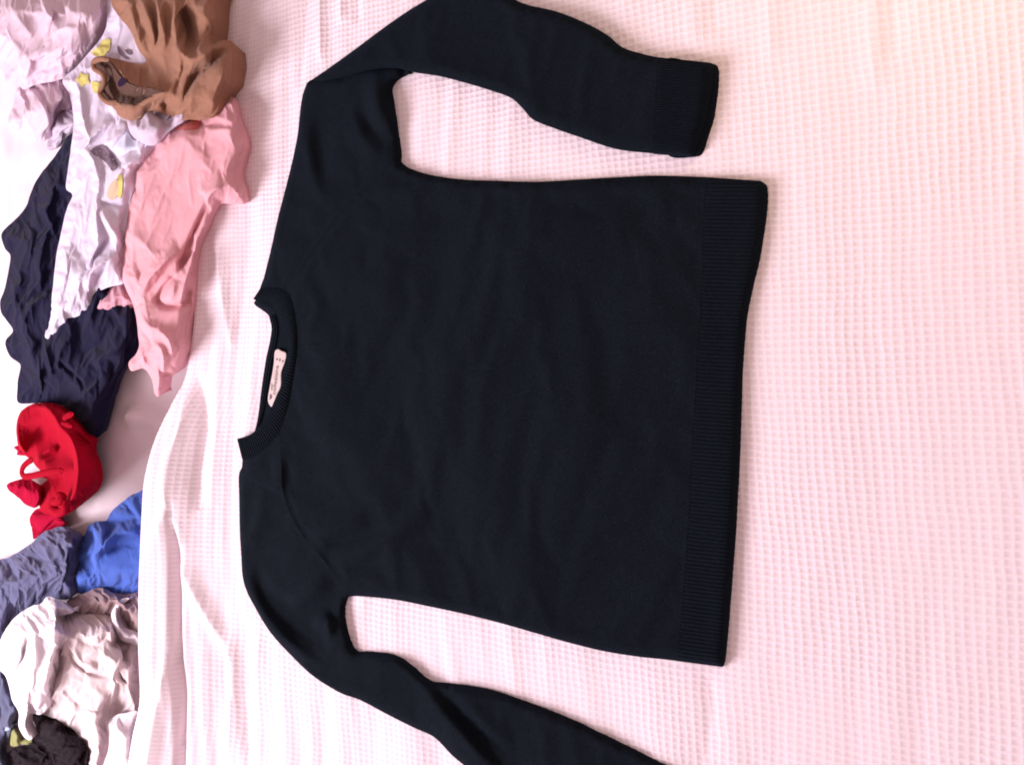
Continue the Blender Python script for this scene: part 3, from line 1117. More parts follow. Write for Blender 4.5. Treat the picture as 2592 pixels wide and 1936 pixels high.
def pile():
    # dark navy garment lowest in the pile
    o1 = J(C1([(590, 1040), (540, 1100), (480, 1195), (400, 1300), (300, 1430), (240, 1560)]),
           C2([(215, 190), (100, 325), (45, 370), (8, 430), (40, 530), (82, 600), (60, 750), (30, 880), (0, 960), (12, 1050), (102, 1190), (48, 1262), (42, 1312),
               (85, 1400), (162, 1465), (140, 1600)]),
           C3([(145, 60), (150, 192), (330, 195), (520, 215), (600, 300), (700, 430), (800, 490), (850, 440), (885, 320), (935, 140), (975, 20)]),
           C2([(1010, 1460), (1085, 1370), (1125, 1290), (1115, 1100), (1080, 960), (900, 700), (760, 300), (700, 0)]))
    cloth('navy_garment', M['dknavy'], o1, -0.016, 0.024, 0.03, [
        (C2([(330, 350), (280, 650), (300, 880)]), 0.010, 0.012), (C2([(400, 50), (330, 250), (390, 420)]), 0.007, 0.010),
        (C2([(110, 640), (140, 780), (60, 930)]), 0.008, 0.008), (C2([(390, 900), (240, 1020), (150, 1240)]), 0.010, 0.010),
        (C2([(360, 1270), (400, 1420), (420, 1540)]), 0.011, 0.009), (C2([(560, 1230), (490, 1350), (480, 1500)]), 0.010, 0.012),
        (C2([(960, 1230), (900, 1340), (720, 1440)]), 0.009, 0.016), (C2([(300, 1250), (220, 1400), (200, 1560)]), 0.008, 0.009),
        (C3([(780, 30), (660, 130), (580, 200)]), 0.010, 0.008), (C2([(460, 1400), (620, 1560), (640, 1640)]), -0.008, 0.008),
        (C2([(840, 1180), (760, 1280), (620, 1380)]), -0.005, 0.012),
    ], step=0.0042, noise=(0.0042, 14, 1.2, 1.6), grow=0.035, bend=0.10, seed=2)
    tag(bpy.data.objects['navy_garment'], 'crumpled dark navy garment between the white printed shirt and the red bra', 'garment')

    # pale pink shirt in the far corner
    root = thing('pink_shirt', 'pale lilac pink shirt bunched at the far upper corner left of the brown top', 'shirt', mean_at(E5([(500, 500)]), 0.0))
    o2 = E5([(-150, -150), (1190, -150), (1180, 40), (1150, 200), (1090, 350), (1010, 480), (930, 600), (830, 720), (740, 810), (680, 870), (560, 905), (430, 925), (330, 960),
             (250, 985), (200, 930), (150, 945), (90, 935), (55, 890), (40, 800), (-60, 740), (-200, 600)])
    cloth('body', M['palepink'], o2, 0.008, 0.036, 0.035, [
        (E5([(900, 600), (700, 780), (420, 850), (220, 890)]), 0.008, 0.008, 0.012), (E5([(850, 560), (640, 690), (400, 800), (240, 870)]), -0.007, 0.006),
        (E5([(800, 520), (640, 640), (520, 700)]), -0.006, 0.006), (E5([(640, 560), (480, 640), (340, 680)]), -0.005, 0.006),
        (E5([(850, 320), (650, 300), (520, 380)]), 0.008, 0.012), (E5([(450, 10), (470, 130), (560, 180)]), 0.012, 0.010),
        (E5([(540, 140), (620, 190), (700, 150), (610, 60)]), -0.012, 0.010), (E5([(700, 60), (800, 140), (960, 100)]), 0.008, 0.014),
        (E5([(1080, 20), (1060, 200), (950, 380)]), 0.010, 0.018), (E5([(100, 100), (200, 250), (300, 400)]), 0.007, 0.016),
        (E5([(20, 300), (120, 480), (220, 560)]), 0.006, 0.015), (E5([(180, 720), (260, 760), (320, 640)]), 0.008, 0.010),
    ], step=0.0042, noise=(0.0016, 12, 0.6, 2.2), grow=0.022, gdir=None, bend=0.08, parent=root, seed=3)
    o3 = E5([(250, 960), (190, 970), (165, 1060), (150, 1150), (110, 1250), (85, 1340), (120, 1410), (220, 1470), (310, 1520), (420, 1565), (520, 1520), (570, 1420), (620, 1300),
             (640, 1230), (780, 1190), (770, 1080), (720, 960), (690, 870), (560, 880), (420, 900)])
    cloth('sleeve', M['palepink'], o3, -0.004, 0.036, 0.03, [
        (E5([(360, 950), (440, 1040), (480, 1180), (520, 1320)]), -0.020, 0.011, 0.008), (E5([(300, 970), (400, 1120), (450, 1300), (480, 1490)]), 0.010, 0.016),
        (E5([(560, 940), (600, 1100), (560, 1300), (500, 1480)]), 0.010, 0.014), (E5([(190, 1080), (230, 1260), (340, 1430), (470, 1510)]), 0.008, 0.010),
        (E5([(650, 900), (650, 1100), (620, 1240)]), -0.014, 0.010), (E5([(230, 1000), (280, 1110), (340, 1130)]), -0.008, 0.008),
    ], step=0.0042, noise=(0.004, 16, 1.4, 1.8), grow=0.03, bend=0.09, parent=root, seed=4)
    o3b = E5([(590, 1260), (700, 1210), (800, 1190), (830, 1330), (790, 1450), (690, 1540), (600, 1640), (520, 1650), (540, 1480)])
    sh = cloth('lilac_garment', M['lilac'], o3b, -0.012, 0.018, 0.02, [(E5([(640, 1280), (700, 1400), (620, 1560)]), 0.006, 0.01)],
               step=0.0042, noise=(0.007, 20, 0.3, 1.2), grow=0.08, bend=0.06, seed=5)
    tag(sh, 'small scrunched sheer lilac garment peeking out below the pale pink sleeve', 'garment')

    # white printed shirt
    root = thing('printed_shirt', 'white shirt with yellow star prints and dark grey lettering under the brown top', 'shirt', mean_at(C1([(700, 900)]), 0.0))
    o4 = J(C1([(500, 645), (600, 550), (700, 435), (800, 320), (850, 210), (880, -60), (1300, -60), (1500, 300), (1560, 800), (1350, 1050), (1180, 1250), (1090, 1400), (1075, 1500)]),
           C2([(1040, 150), (1010, 350), (990, 500), (980, 620), (985, 760), (990, 810), (850, 850), (750, 900), (735, 985), (690, 1040), (560, 1110), (545, 1165),
               (480, 1195), (420, 1252), (360, 1240), (385, 1120), (405, 1000), (420, 860), (450, 600), (490, 400), (540, 200), (578, 108), (528, 55)]),
           C1([(545, 1350), (565, 1200), (588, 1000), (580, 880), (558, 765)]))
    body = cloth('body', M['white'], o4, 0.014, 0.013, 0.016, [
        (C1([(510, 660), (610, 780), (650, 950), (690, 1100), (680, 1200)]), 0.010, 0.008), (C1([(900, 930), (800, 1010), (690, 1110), (640, 1250)]), 0.012, 0.010),
        (C1([(1000, 1000), (900, 1100), (830, 1160)]), 0.008, 0.008), (C1([(690, 1200), (760, 1400), (790, 1540)]), 0.009, 0.010),
        (C1([(1200, 1230), (1050, 1290), (920, 1400), (860, 1550)]), 0.008, 0.010), (C1([(880, 1200), (960, 1300), (1000, 1360)]), -0.006, 0.010),
        (C2([(790, 130), (770, 320), (760, 480), (700, 620), (560, 790)]), 0.014, 0.009), (C2([(820, 210), (860, 330), (960, 500)]), 0.010, 0.007),
        (C2([(860, 450), (740, 600), (700, 720)]), -0.010, 0.008), (C2([(920, 600), (830, 640), (720, 740), (700, 900)]), 0.013, 0.008),
        (C2([(860, 640), (790, 760), (750, 840)]), -0.010, 0.006), (C2([(500, 500), (510, 700), (460, 900), (430, 1150)]), 0.010, 0.012),
        (C2([(520, 1060), (600, 900), (690, 700)]), 0.006, 0.012), (C2([(810, 170), (900, 185), (980, 190)]), -0.008, 0.006),
    ], step=0.0042, noise=(0.0017, 14, 1.2, 1.8), grow=0.025, bend=0.10, parent=root, seed=6)
    o5 = C2([(745, 900), (850, 850), (985, 800), (1060, 880), (1080, 985), (960, 1040), (850, 1082), (740, 1105), (680, 1130), (620, 1165), (560, 1150), (530, 1105), (600, 1085), (690, 1040), (738, 985)])
    cloth('lining', M['pink'], o5, -0.004, 0.024, 0.02, [(C2([(1000, 900), (850, 960), (740, 1010)]), 0.005, 0.010), (C2([(640, 1080), (600, 1110), (560, 1120)]), -0.006, 0.006)],
          step=0.0042, noise=(0.003, 18, 0.3, 1.5), grow=0.02, bend=0.1, parent=root, seed=7)
    star = []
    c = np.array([668, 640.0])
    for k in range(10):
        r = 66 if k % 2 == 0 else 40
        a = 0.5 + k * math.pi / 5
        star.append(c + r * np.array([math.cos(a), math.sin(a)]))
    decal('star_print', M['starprint'], body, C1(star), root, closed_spline=False)
    decal('star_print', M['starprint'], body, C1([(735, 425), (790, 380), (830, 325), (885, 320), (880, 390), (845, 440), (790, 460)]), root)
    decal('star_print', M['starprint'], body, C1([(740, 660), (800, 670), (800, 740), (760, 745)]), root)
    decal('star_print', M['starprint'], body, C1([(945, 1410), (975, 1395), (985, 1500), (965, 1590), (945, 1560)]), root)
    decal('tan_print', M['tanprint'], body, C1([(890, 1470), (940, 1440), (945, 1560), (900, 1600), (860, 1560)]), root)
    decal('grey_print', M['darkprint'], body, C1([(728, 1215), (790, 1165), (850, 1170), (905, 1240), (948, 1330), (905, 1372), (860, 1310), (800, 1265)]), root)
    decal('grey_print', M['darkprint'], body, C1([(940, 365), (965, 395), (1000, 440), (1040, 480), (990, 465), (955, 430)]), root)
    decal('grey_print', M['darkprint'], body, C1([(1005, 405), (1050, 405), (1060, 440), (1025, 435)]), root)
    pb = cloth('pale_blue_cloth', M['paleblue'], C1([(890, 1160), (960, 1110), (1010, 1050), (1060, 1120), (1180, 1150), (1150, 1190), (1080, 1230), (1000, 1285), (930, 1240)]), 0.026, 0.008, 0.012,
               [(C1([(930, 1180), (1000, 1240)]), 0.003, 0.01)], step=0.005, noise=(0.003, 22, 0, 1), seed=8, drop=0.01)
    tag(pb, 'pale blue cloth corner showing between the brown top and the grey print', 'cloth')

    # lilac garment whose frilled edge shows under the brown top
    fr = cloth('lilac_chemise', M['lilac'], C1([(1020, 960), (1090, 955), (1130, 960), (1160, 910), (1200, 895), (1260, 930), (1310, 965), (1370, 935), (1450, 855), (1500, 850), (1480, 960), (1400, 1010), (1320, 1080),
                                           (1220, 1170), (1130, 1140), (1060, 1090), (1030, 1030)]), 0.028, 0.018, 0.012, [
        (C1([(1130, 1080), (1140, 960), (1200, 905), (1300, 968), (1430, 870)]), 0.010, 0.006), (C1([(1280, 1050), (1330, 1000), (1400, 960)]), -0.014, 0.010),
        (C1([(1050, 1050), (1100, 1040), (1130, 960)]), -0.008, 0.006)], step=0.005, noise=(0.003, 20, 1, 1.5), grow=0.02, bend=0.1, seed=9)
    tag(fr, 'pale lilac garment with a wavy edge under the brown top beside the salmon shirt', 'top')

    # brown knit top
    root = thing('brown_top', 'brown ribbed knit top with a dark rolled collar on top of the pile', 'top', mean_at(C1([(1300, 400)]), 0.02))
    o6 = C1([(868, -120), (1760, -120), (1738, 40), (1736, 130), (1722, 240), (1712, 322), (1780, 322), (1852, 330), (1868, 430), (1860, 600), (1832, 700), (1775, 770), (1760, 850), (1700, 930),
             (1620, 960), (1520, 960), (1420, 960), (1380, 930), (1330, 915), (1270, 900), (1190, 890), (1130, 945), (1060, 965), (990, 950), (925, 905), (880, 840), (800, 770), (778, 730),
             (815, 670), (832, 600), (770, 570), (722, 520), (740, 485), (800, 462), (870, 460), (960, 480), (1060, 508), (1150, 512), (1170, 485), (1110, 410), (1060, 280), (1010, 200), (940, 120), (890, 30)])
    op = spline(on_plane(C1([(880, 500), (1000, 640), (1100, 695), (1230, 712), (1340, 740), (1240, 765), (1130, 830), (1050, 845), (960, 825), (920, 780), (870, 680), (850, 580)]), 0.03), 0.004, closed=True)

    def mouth(V2, z, d):
        ins = inside(V2, op)
        dd, _, _ = seg_dist(V2, op, True)
        return np.where(ins, z - 0.015 * np.clip(dd / 0.014, 0, 1), z)
    cloth('body', M['brown'], o6, 0.031, 0.018, 0.022, [
        (C1([(1000, 20), (1080, 200), (1130, 330), (1190, 470)]), 0.012, 0.009), (C1([(1060, 10), (1130, 180), (1190, 330), (1210, 440)]), -0.012, 0.007),
        (C1([(1120, 0), (1180, 170), (1215, 330), (1230, 430)]), 0.011, 0.008), (C1([(1180, 0), (1220, 150), (1240, 300), (1230, 400)]), -0.013, 0.008),
        (C1([(1250, 0), (1270, 150), (1290, 300), (1270, 420)]), 0.012, 0.009), (C1([(1320, 0), (1330, 150), (1320, 300)]), -0.006, 0.010),
        (C1([(1400, 20), (1390, 200), (1400, 340), (1410, 480), (1410, 640)]), 0.013, 0.014, 0.010),
        (C1([(1400, 340), (1460, 430), (1530, 470), (1640, 430), (1760, 350), (1840, 325)]), 0.022, 0.011),
        (C1([(1460, 60), (1510, 200), (1540, 330), (1555, 400)]), -0.036, 0.022), (C1([(1560, 90), (1620, 120), (1690, 180), (1710, 260)]), 0.012, 0.014),
        (C1([(1835, 375), (1760, 440), (1660, 520), (1560, 600), (1490, 700), (1440, 820)]), -0.026, 0.011), (C1([(1860, 420), (1800, 520), (1720, 700), (1690, 860)]), 0.012, 0.014),
        (C1([(1560, 640), (1520, 780), (1520, 900)]), 0.008, 0.020), (C1([(1450, 480), (1420, 620), (1400, 760)]), -0.012, 0.012),
        (C1([(860, 480), (960, 590), (1100, 690), (1220, 708), (1340, 738)]), 0.012, 0.006), (C1([(930, 860), (1050, 880), (1160, 850), (1260, 770), (1340, 745)]), 0.009, 0.008),
        (C1([(1290, 800), (1330, 860), (1300, 900)]), -0.016, 0.010),
    ], step=0.0042, noise=(0.0016, 16, 1.3, 2.5), grow=0.02, bend=0.10, parent=root, seed=10, hfun=mouth, drop=0.03)
    tube('collar', M['brown'], C1([(872, 480), (800, 474), (748, 502), (752, 550), (815, 590), (838, 640), (815, 700), (797, 745), (832, 800), (890, 826), (940, 815)]), 0.05, 0.0042, root, flat=0.8,
         zs=[0.050, 0.050, 0.048, 0.047, 0.046, 0.046, 0.044, 0.043, 0.043, 0.043, 0.043])
    tube('collar', M['brown'], C1([(925, 818), (990, 852), (1060, 856), (1130, 838), (1210, 794), (1290, 762), (1350, 745)]), 0.05, 0.0036, root, flat=0.8,
         zs=[0.042, 0.044, 0.046, 0.048, 0.050, 0.052, 0.052])
    bb = [o for o in root.children if o.name.startswith('body')][0]
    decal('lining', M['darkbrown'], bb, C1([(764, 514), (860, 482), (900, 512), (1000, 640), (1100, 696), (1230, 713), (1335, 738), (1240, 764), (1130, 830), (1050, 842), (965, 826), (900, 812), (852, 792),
                                            (804, 742), (842, 650), (828, 588), (770, 556)]), root, off=0.0032, step_px=3.0, upright=True)  # patch over the neck opening in a darker copy of the body brown
    decal('tag', M['purple'], [o for o in root.children if o.name.startswith('body')][0], E3([(330, 770), (390, 705), (450, 740), (430, 800), (340, 840)]), root, off=0.0046, step_px=3.0, upright=True)

    # salmon pink t-shirt, lying half on the blanket
    o7 = J(C1([(1752, 742), (1830, 772), (1882, 790), (1900, 900), (1940, 1000), (1982, 1140), (1950, 1290), (1932, 1420), (1958, 1500), (1952, 1625)]),
           C2([(1900, 182), (1760, 180), (1720, 240), (1690, 290), (1650, 390), (1600, 490), (1568, 610), (1562, 700), (1556, 850), (1540, 980), (1512, 1180), (1500, 1330), (1450, 1450),
               (1390, 1545), (1312, 1572), (1300, 1650), (1262, 1720), (1235, 1690), (1212, 1580), (1150, 1495), (1050, 1512), (1028, 1450), (1085, 1380), (1112, 1310), (1102, 1200), (1092, 1100),
               (1065, 990), (1005, 850), (950, 710), (972, 600), (980, 450), (1000, 300), (1050, 120), (1060, 0)]),
           C1([(1080, 1370), (1130, 1280), (1220, 1190), (1290, 1080), (1345, 1005), (1440, 945), (1530, 918), (1650, 915), (1700, 880), (1740, 830)]))
    sal = cloth('salmon_shirt', M['salmon'], o7, 0.012, 0.018, 0.020, [
        (C1([(1840, 800), (1880, 920), (1850, 1000)]), 0.012, 0.010), (C1([(1600, 960), (1700, 940), (1820, 960), (1850, 1020), (1750, 1040), (1620, 1030)]), 0.008, 0.008),
        (C1([(1420, 1000), (1520, 960), (1600, 980), (1560, 1050)]), -0.010, 0.012), (C1([(1400, 1080), (1550, 1200), (1700, 1400)]), 0.004, 0.020),
        (C2([(1080, 40), (1110, 120)]), -0.008, 0.008), (C2([(1900, 30), (1720, 60), (1620, 150)]), 0.010, 0.014), (C2([(1640, 180), (1690, 100), (1780, 40)]), 0.008, 0.010),
        (C2([(1000, 380), (1150, 480), (1260, 620)]), 0.005, 0.016), (C2([(1430, 540), (1300, 650), (1200, 760), (1140, 900)]), 0.014, 0.009),
        (C2([(1360, 640), (1260, 800), (1160, 930)]), -0.007, 0.010), (C2([(1640, 210), (1560, 400), (1480, 560), (1430, 700)]), -0.016, 0.009),
        (C2([(1720, 200), (1650, 330), (1580, 460), (1540, 620), (1490, 760), (1430, 950)]), 0.014, 0.007), (C2([(1540, 540), (1470, 640), (1430, 700)]), -0.020, 0.009),
        (C2([(1420, 740), (1330, 830), (1270, 920), (1290, 980)]), -0.016, 0.009), (C2([(1400, 770), (1380, 850), (1350, 960)]), 0.010, 0.014), (C2([(1250, 950), (1340, 990), (1420, 985), (1530, 940)]), -0.018, 0.008),
        (C2([(1520, 860), (1470, 940)]), -0.012, 0.010), (C2([(1110, 960), (1180, 1140), (1300, 1180)]), 0.010, 0.010), (C2([(1250, 1180), (1340, 1260), (1380, 1400)]), 0.014, 0.008),
        (C2([(1130, 1160), (1190, 1260), (1220, 1330)]), -0.012, 0.008), (C2([(1110, 1280), (1150, 1440), (1200, 1540)]), 0.010, 0.008), (C2([(1400, 1260), (1440, 1340), (1380, 1480)]), 0.008, 0.012),
        (C2([(1220, 1280), (1290, 1350), (1310, 1470), (1300, 1560)]), 0.013, 0.007), (C2([(1260, 1500), (1280, 1580), (1265, 1680)]), 0.008, 0.007), (C2([(980, 720), (1040, 760), (1110, 750)]), 0.008, 0.008),
        (C2([(960, 740), (1020, 820), (1080, 920)]), 0.010, 0.008),
    ], step=0.0034, noise=(0.0012, 15, 0.9, 1.8), grow=0.012, bend=0.09, seed=12, drop=0.022)
    decal('neck_inside', M['coral'], sal, C1([(1345, 1022), (1440, 956), (1530, 926), (1640, 924), (1605, 975), (1585, 1030), (1450, 1045)]), sal)
    tag(sal, 'salmon pink t-shirt crumpled on the rim of the pile, half lying on the waffle blanket', 't-shirt')


def bra():
    root = thing('red_bra', 'red bra with lace trim and one hollow cup lying on the white sheet', 'bra', mean_at(E4([(600, 800)]), -0.03))
    # moulded cup seen from inside, with the band running round it
    cup = E4([(180, 420), (185, 300), (215, 200), (300, 125), (390, 92), (470, 84), (580, 88), (680, 120), (760, 170), (850, 280), (960, 410), (1035, 470), (1010, 600), (1060, 720), (1085, 880), (1070, 1010),
              (1000, 1120), (900, 1200), (780, 1290), (640, 1345), (560, 1320), (470, 1290), (430, 1200), (445, 1090), (440, 1000), (520, 930), (430, 890), (450, 845), (390, 770), (330, 700), (260, 650), (200, 560)])
    rim = E4([(300, 125), (400, 98), (480, 130), (560, 220), (650, 370), (760, 480), (820, 640), (840, 800), (830, 950), (800, 1080), (730, 1200), (640, 1320)])
    cloth('cup', M['red'], cup, -0.014, 0.014, 0.016, [
        (rim, 0.040, 0.045, 0.010), (E4([(195, 300), (185, 430), (230, 560), (290, 650)]), 0.030, 0.012),
        (E4([(430, 330), (480, 480), (520, 560)]), -0.014, 0.04),
        (E4([(380, 690), (480, 640), (560, 600), (640, 590)]), 0.018, 0.010), (E4([(420, 740), (540, 690), (640, 680)]), -0.014, 0.010),
        (E4([(560, 960), (620, 900), (700, 880)]), -0.018, 0.02), (E4([(760, 420), (860, 470), (960, 540), (1000, 600)]), -0.022, 0.010),
        (E4([(600, 120), (780, 270), (940, 430)]), 0.010, 0.010),
    ], step=0.0042, noise=(0.0006, 20, 0.4, 1.5), grow=0.006, parent=root, seed=21, drop=0.012)
    tube('strap', M['red'], E4([(700, 830), (560, 845), (440, 868), (330, 892), (265, 890), (238, 850), (255, 790), (310, 735), (360, 705)]), 0.03, 0.0055, root, flat=0.45,
         zs=[0.030, 0.032, 0.032, 0.030, 0.028, 0.026, 0.026, 0.026, 0.028], step=0.003)
    tube('strap', M['red'], E4([(810, 205), (750, 225), (690, 262)]), 0.04, 0.0050, root, flat=0.5, step=0.003)
    tube('strap', M['red'], E4([(795, 345), (730, 325), (665, 318)]), 0.04, 0.0048, root, flat=0.5, step=0.003)
    tube('strap', M['red'], E4([(620, 1110), (690, 1120), (660, 1160), (580, 1180), (570, 1230), (640, 1290), (720, 1250), (720, 1160)]), 0.03, 0.0075, root, flat=0.8, step=0.003)
    cloth('lace_trim', M['redlace'], E4([(70, 988), (180, 935), (290, 915), (360, 940), (430, 1000), (450, 1090), (435, 1190), (380, 1240), (280, 1200), (180, 1110), (95, 1045)]), -0.006, 0.018, 0.014, [
        (E4([(320, 935), (410, 990), (450, 1080), (435, 1180)]), 0.008, 0.006)], step=0.004, noise=(0.005, 45, 0.2, 1.0), grow=0.05, bend=0.05, parent=root, seed=22, freq=150, drop=0.012)
    cloth('lace_trim', M['redlace'], E4([(150, 575), (200, 550), (260, 600), (280, 660), (215, 662), (180, 655), (195, 615)]), -0.02, 0.018, 0.01, step=0.004, noise=(0.004, 50, 0, 1), parent=root, seed=23)
    cloth('frill', M['redlace'], E4([(330, 1330), (400, 1250), (480, 1270), (560, 1310), (640, 1340), (665, 1400), (650, 1470), (560, 1480), (470, 1510), (400, 1560), (365, 1590), (355, 1500), (325, 1390)]), -0.03, 0.020, 0.014, [
        (E4([(400, 1330), (470, 1400), (430, 1520)]), 0.012, 0.008), (E4([(540, 1360), (600, 1420), (580, 1480)]), 0.012, 0.008), (E4([(490, 1330), (520, 1420)]), -0.014, 0.008)],
        step=0.0042, noise=(0.008, 40, 0.8, 1.0), grow=0.10, bend=0.05, parent=root, seed=24, freq=130)


def lower_pile():
    sl = cloth('slate_garment', M['slate'], J(C3([(-200, 1640), (-60, 1530), (90, 1478), (250, 1378), (350, 1290), (430, 1252), (510, 1232), (590, 1240), (642, 1280), (662, 1335), (628, 1430), (640, 1530), (610, 1640)]),
                                              C4([(610, 100), (590, 160), (605, 230), (575, 300), (480, 310), (400, 300), (330, 330), (240, 400), (140, 470), (60, 560), (0, 660), (-120, 800), (-200, 700)])), -0.012, 0.034, 0.03, [
        (C3([(560, 1260), (480, 1320), (420, 1400), (440, 1500)]), 0.010, 0.012), (C3([(480, 1370), (560, 1400), (620, 1430)]), 0.012, 0.008), (C3([(520, 1420), (540, 1560), (510, 1640)]), -0.014, 0.010),
        (C3([(400, 1340), (330, 1450), (360, 1560)]), 0.010, 0.012), (C4([(470, 0), (460, 100), (390, 170), (320, 230)]), 0.013, 0.009), (C4([(400, 90), (300, 190), (250, 300)]), 0.010, 0.009),
        (C4([(500, 30), (510, 160), (480, 280)]), -0.014, 0.012), (C3([(250, 1400), (150, 1540), (60, 1640)]), 0.010, 0.018), (C4([(140, 20), (60, 100), (-20, 200)]), -0.006, 0.012)],
        step=0.0042, noise=(0.0035, 14, 0.8, 1.6), grow=0.05, bend=0.08, seed=31)
    tag(sl, 'crumpled slate blue garment between the red bra and the pale lilac top', 'garment')
    ds = cloth('denim_garment', M['deepslate'], C4([(-160, 560), (0, 640), (60, 760), (70, 950), (120, 1100), (160, 1200), (150, 1300), (110, 1370), (70, 1460), (20, 1530), (60, 1600), (40, 1760), (-160, 1760)]), -0.022, 0.022, 0.02, [
        (C4([(20, 1340), (60, 1330), (90, 1310)]), 0.010, 0.008), (C4([(10, 950), (60, 1080), (60, 1220)]), 0.006, 0.015)], step=0.007, noise=(0.005, 14, 1, 1.5), grow=0.03, bend=0.1, seed=32)
    tag(ds, 'dark slate denim garment at the lower far corner under the pale lilac top', 'garment')
    sk = cloth('blue_satin_scrap', M['skyblue'], E6([(-20, 880), (60, 810), (150, 815), (182, 870), (150, 920), (90, 945), (20, 920)]), -0.004, 0.010, 0.01, step=0.004, noise=(0.005, 40, 0.4, 1), grow=0.05, bend=0.06, seed=33)
    tag(sk, 'shiny light blue scrap of fabric beside the small olive cloth', 'fabric')
    ol = cloth('olive_cloth', M['olive'], E6([(165, 1170), (170, 1050), (195, 920), (250, 895), (320, 950), (350, 1060), (420, 1070), (520, 1080), (520, 1140), (420, 1160), (330, 1150), (260, 1190)]), -0.014, 0.016, 0.012,
               step=0.004, noise=(0.004, 30, 0.4, 1), grow=0.03, bend=0.08, seed=34)
    tag(ol, 'small olive green cloth below the pale lilac top in the lower far corner', 'cloth')
    bl = cloth('blue_shirt', M['blue'], J(C3([(1300, 930), (1120, 958), (1050, 1002), (980, 1060), (915, 1130), (890, 1180), (800, 1188), (735, 1230), (712, 1300), (662, 1330), (650, 1400), (622, 1468), (640, 1520), (678, 1545)]),
                                          C4([(650, 20), (600, 85), (585, 150), (605, 225), (640, 258), (720, 258), (850, 248), (960, 275), (1105, 290), (1280, 290), (1300, 0)])), -0.026, 0.040, 0.028, [
        (C3([(890, 1180), (1000, 1190), (1120, 1170)]), -0.0135, 0.008), (C3([(720, 1260), (800, 1250), (860, 1200)]), 0.0180, 0.009), (C3([(740, 1300), (760, 1400), (700, 1500)]), -0.0210, 0.010),
        (C3([(900, 1200), (840, 1270), (790, 1400), (690, 1540)]), 0.0210, 0.010), (C3([(1000, 1200), (930, 1270), (820, 1400)]), 0.0150, 0.008), (C3([(960, 1190), (890, 1280), (830, 1350)]), -0.0180, 0.008),
        (C3([(1120, 1260), (950, 1290), (830, 1400), (740, 1500)]), 0.0150, 0.010), (C3([(1120, 1340), (960, 1390), (820, 1450)]), -0.0120, 0.010), (C3([(1090, 990), (1000, 1080), (940, 1150)]), 0.0120, 0.012),
        (C4([(700, 0), (630, 80), (620, 190)]), 0.0150, 0.014), (C4([(1040, 130), (960, 180), (900, 210)]), -0.0090, 0.008)], step=0.0042, noise=(0.0015, 15, 0.7, 1.8), grow=0.03, bend=0.09, seed=35)
    tag(bl, 'royal blue shirt tucked behind the rolled border of the blanket', 'shirt')
    mv = cloth('mauve_garment', M['mauve'], C4([(540, 330), (600, 290), (700, 250), (800, 215), (860, 225), (900, 250), (1000, 270), (1180, 270), (1180, 620), (1000, 560), (900, 450), (780, 445), (640, 430), (560, 420)]), -0.020, 0.028, 0.02, [
        (C4([(860, 230), (900, 300), (890, 380)]), 0.008, 0.010), (C4([(620, 380), (760, 350), (860, 390)]), 0.006, 0.012), (C4([(700, 290), (790, 280), (850, 330)]), -0.007, 0.010)],
        step=0.0042, noise=(0.006, 18, 0.4, 1.3), grow=0.06, bend=0.07, seed=36)
    tag(mv, 'mauve brown garment just below the royal blue shirt', 'garment')
    wh = cloth('white_sock', M['cream'], C4([(905, 470), (900, 420), (940, 350), (990, 305), (1050, 300), (1010, 340), (965, 400), (960, 470), (1010, 540), (1080, 560), (1160, 600), (1150, 680), (1060, 665), (980, 635), (930, 560)]), -0.004, 0.026, 0.014, [
        (C4([(985, 320), (930, 430), (950, 520), (1050, 610)]), 0.008, 0.010)], step=0.005, noise=(0.003, 20, 0.4, 1.3), grow=0.02, bend=0.1, seed=37)
    tag(wh, 'curved off-white sock against the blanket border below the blue shirt', 'sock')

    be = cloth('beige_shirt', M['beige'], C4([(440, 440), (520, 415), (640, 425), (780, 430), (900, 445), (950, 520), (970, 640), (1120, 660), (1120, 1300), (1010, 1250), (870, 1300), (865, 1420), (830, 1640), (820, 1800), (690, 1800),
                                             (690, 1640), (700, 1525), (645, 1465), (615, 1380), (540, 1335), (470, 1285), (380, 1250), (300, 1200), (360, 800)]), -0.016, 0.040, 0.03, [
        (C4([(520, 530), (700, 520), (920, 560)]), 0.012, 0.014), (C4([(580, 640), (660, 690), (740, 690), (820, 600)]), -0.014, 0.010), (C4([(640, 620), (800, 580), (930, 600)]), 0.010, 0.010),
        (C4([(500, 740), (560, 850), (660, 920), (780, 955)]), -0.014, 0.007), (C4([(520, 700), (600, 830), (720, 900)]), 0.008, 0.009), (C4([(760, 700), (680, 740), (600, 790)]), 0.010, 0.009),
        (C4([(930, 640), (940, 740), (900, 860), (850, 960), (850, 1100)]), 0.013, 0.012), (C4([(730, 720), (800, 780), (890, 850)]), 0.011, 0.010), (C4([(1000, 700), (980, 800), (1010, 820)]), -0.018, 0.010),
        (C4([(910, 900), (950, 980), (990, 1010)]), -0.016, 0.010), (C4([(470, 1060), (580, 1170), (700, 1230), (820, 1270)]), -0.016, 0.012), (C4([(400, 1230), (560, 1250), (700, 1250), (840, 1275)]), 0.013, 0.007),
        (C4([(560, 1300), (680, 1330), (800, 1300)]), -0.010, 0.012), (C4([(600, 1000), (720, 1090), (830, 1150)]), 0.006, 0.02), (C4([(760, 1380), (740, 1500), (760, 1640)]), 0.006, 0.014),
        (C4([(900, 1170), (960, 1180), (1010, 1150)]), -0.012, 0.008), (C4([(760, 640), (860, 660), (930, 720)]), -0.006, 0.012)],
        step=0.0042, noise=(0.0026, 14, 0.5, 1.4), grow=0.035, bend=0.09, seed=38)
    tag(be, 'beige cotton shirt crumpled beside the rolled blanket border in the lower pile', 'shirt')
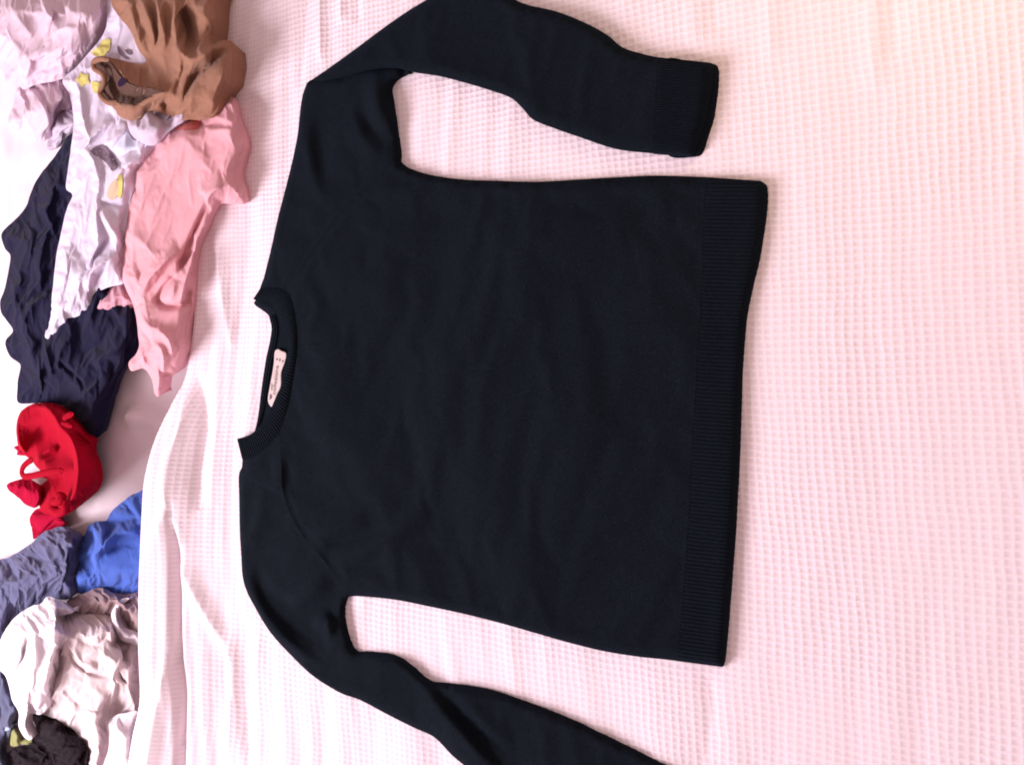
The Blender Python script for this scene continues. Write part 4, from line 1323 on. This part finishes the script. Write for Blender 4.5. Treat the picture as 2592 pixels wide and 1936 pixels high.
    cr = cloth('lilac_blouse', M['cream'], C4([(340, 340), (372, 292), (420, 288), (500, 330), (570, 380), (592, 412), (540, 432), (470, 452), (500, 500), (545, 570), (562, 640), (540, 690), (495, 740), (480, 830),
                                              (450, 950), (420, 1060), (395, 1180), (330, 1240), (250, 1235), (215, 1300), (270, 1420), (240, 1450), (185, 1410), (150, 1330), (150, 1220), (100, 1130), (70, 1000), (40, 920), (-10, 870),
                                              (-30, 740), (20, 600), (60, 530), (120, 455), (200, 395), (280, 355)]), 0.006, 0.042, 0.03, [
        (C4([(170, 610), (150, 740), (130, 860), (140, 1000)]), -0.018, 0.009), (C4([(220, 560), (210, 700), (230, 880)]), 0.010, 0.014), (C4([(110, 640), (100, 780), (90, 920)]), 0.008, 0.010),
        (C4([(420, 300), (440, 400), (380, 480), (240, 560)]), 0.012, 0.012), (C4([(400, 330), (360, 420), (380, 500)]), -0.008, 0.009), (C4([(480, 480), (530, 600), (480, 720), (440, 900)]), 0.012, 0.012),
        (C4([(440, 560), (330, 600), (220, 600)]), 0.008, 0.010), (C4([(380, 700), (370, 900), (330, 1100)]), 0.006, 0.02), (C4([(140, 1180), (190, 1230), (180, 1350)]), 0.008, 0.010), (C4([(190, 1180), (220, 1200), (320, 1215)]), -0.010, 0.008)],
        step=0.0042, noise=(0.0022, 13, 1.4, 1.8), grow=0.035, bend=0.09, seed=39)
    tag(cr, 'pale lilac blouse with a puffed sleeve lying over the beige shirt', 'blouse')
    rs = cloth('rolled_sock', M['cream'], C4([(862, 1320), (900, 1270), (960, 1235), (1040, 1225), (1120, 1225), (1120, 1800), (800, 1800), (840, 1640), (870, 1560), (885, 1450)]), 0.0, 0.030, 0.025, [
        (C4([(985, 1260), (975, 1320), (1020, 1350)]), -0.012, 0.006), (C4([(940, 1290), (960, 1370), (1030, 1390)]), 0.010, 0.007), (C4([(905, 1380), (950, 1440), (1040, 1450)]), -0.007, 0.006), (C4([(920, 1320), (900, 1370)]), 0.006, 0.010)],
        step=0.005, noise=(0.002, 14, 0.4, 1.3), seed=40, drop=0.02)
    tag(rs, 'off-white sock rolled into a ball at the blanket border near the bottom of the pile', 'sock')
    bk = cloth('black_fluffy_garment', M['black'], C4([(230, 1225), (320, 1235), (430, 1270), (520, 1310), (600, 1360), (650, 1460), (705, 1525), (695, 1640), (680, 1820), (-60, 1820), (30, 1660), (50, 1590), (90, 1530), (180, 1490), (250, 1450), (290, 1340)]), -0.026, 0.030, 0.025, [
        (C4([(60, 1580), (140, 1520), (260, 1470)]), 0.010, 0.010), (C4([(300, 1300), (400, 1400), (560, 1450)]), -0.010, 0.02), (C4([(260, 1480), (380, 1440), (560, 1520)]), 0.012, 0.012)],
        step=0.0045, noise=(0.010, 24, 0.5, 1.2), grow=0.10, bend=0.04, seed=41, freq=110)
    LATER.append(lambda: fuzz('fibres', [bk], M['blackfur'], bk, 90000, 0.004, 0.011, 0.00022, 0.8))
    tag(bk, 'black fluffy knitted garment with mauve flecks below the beige shirt', 'garment')


pile()
bra()
lower_pile()
crumple()
for o in bpy.data.objects:
    if '_base' in o.keys():
        del o['_base']
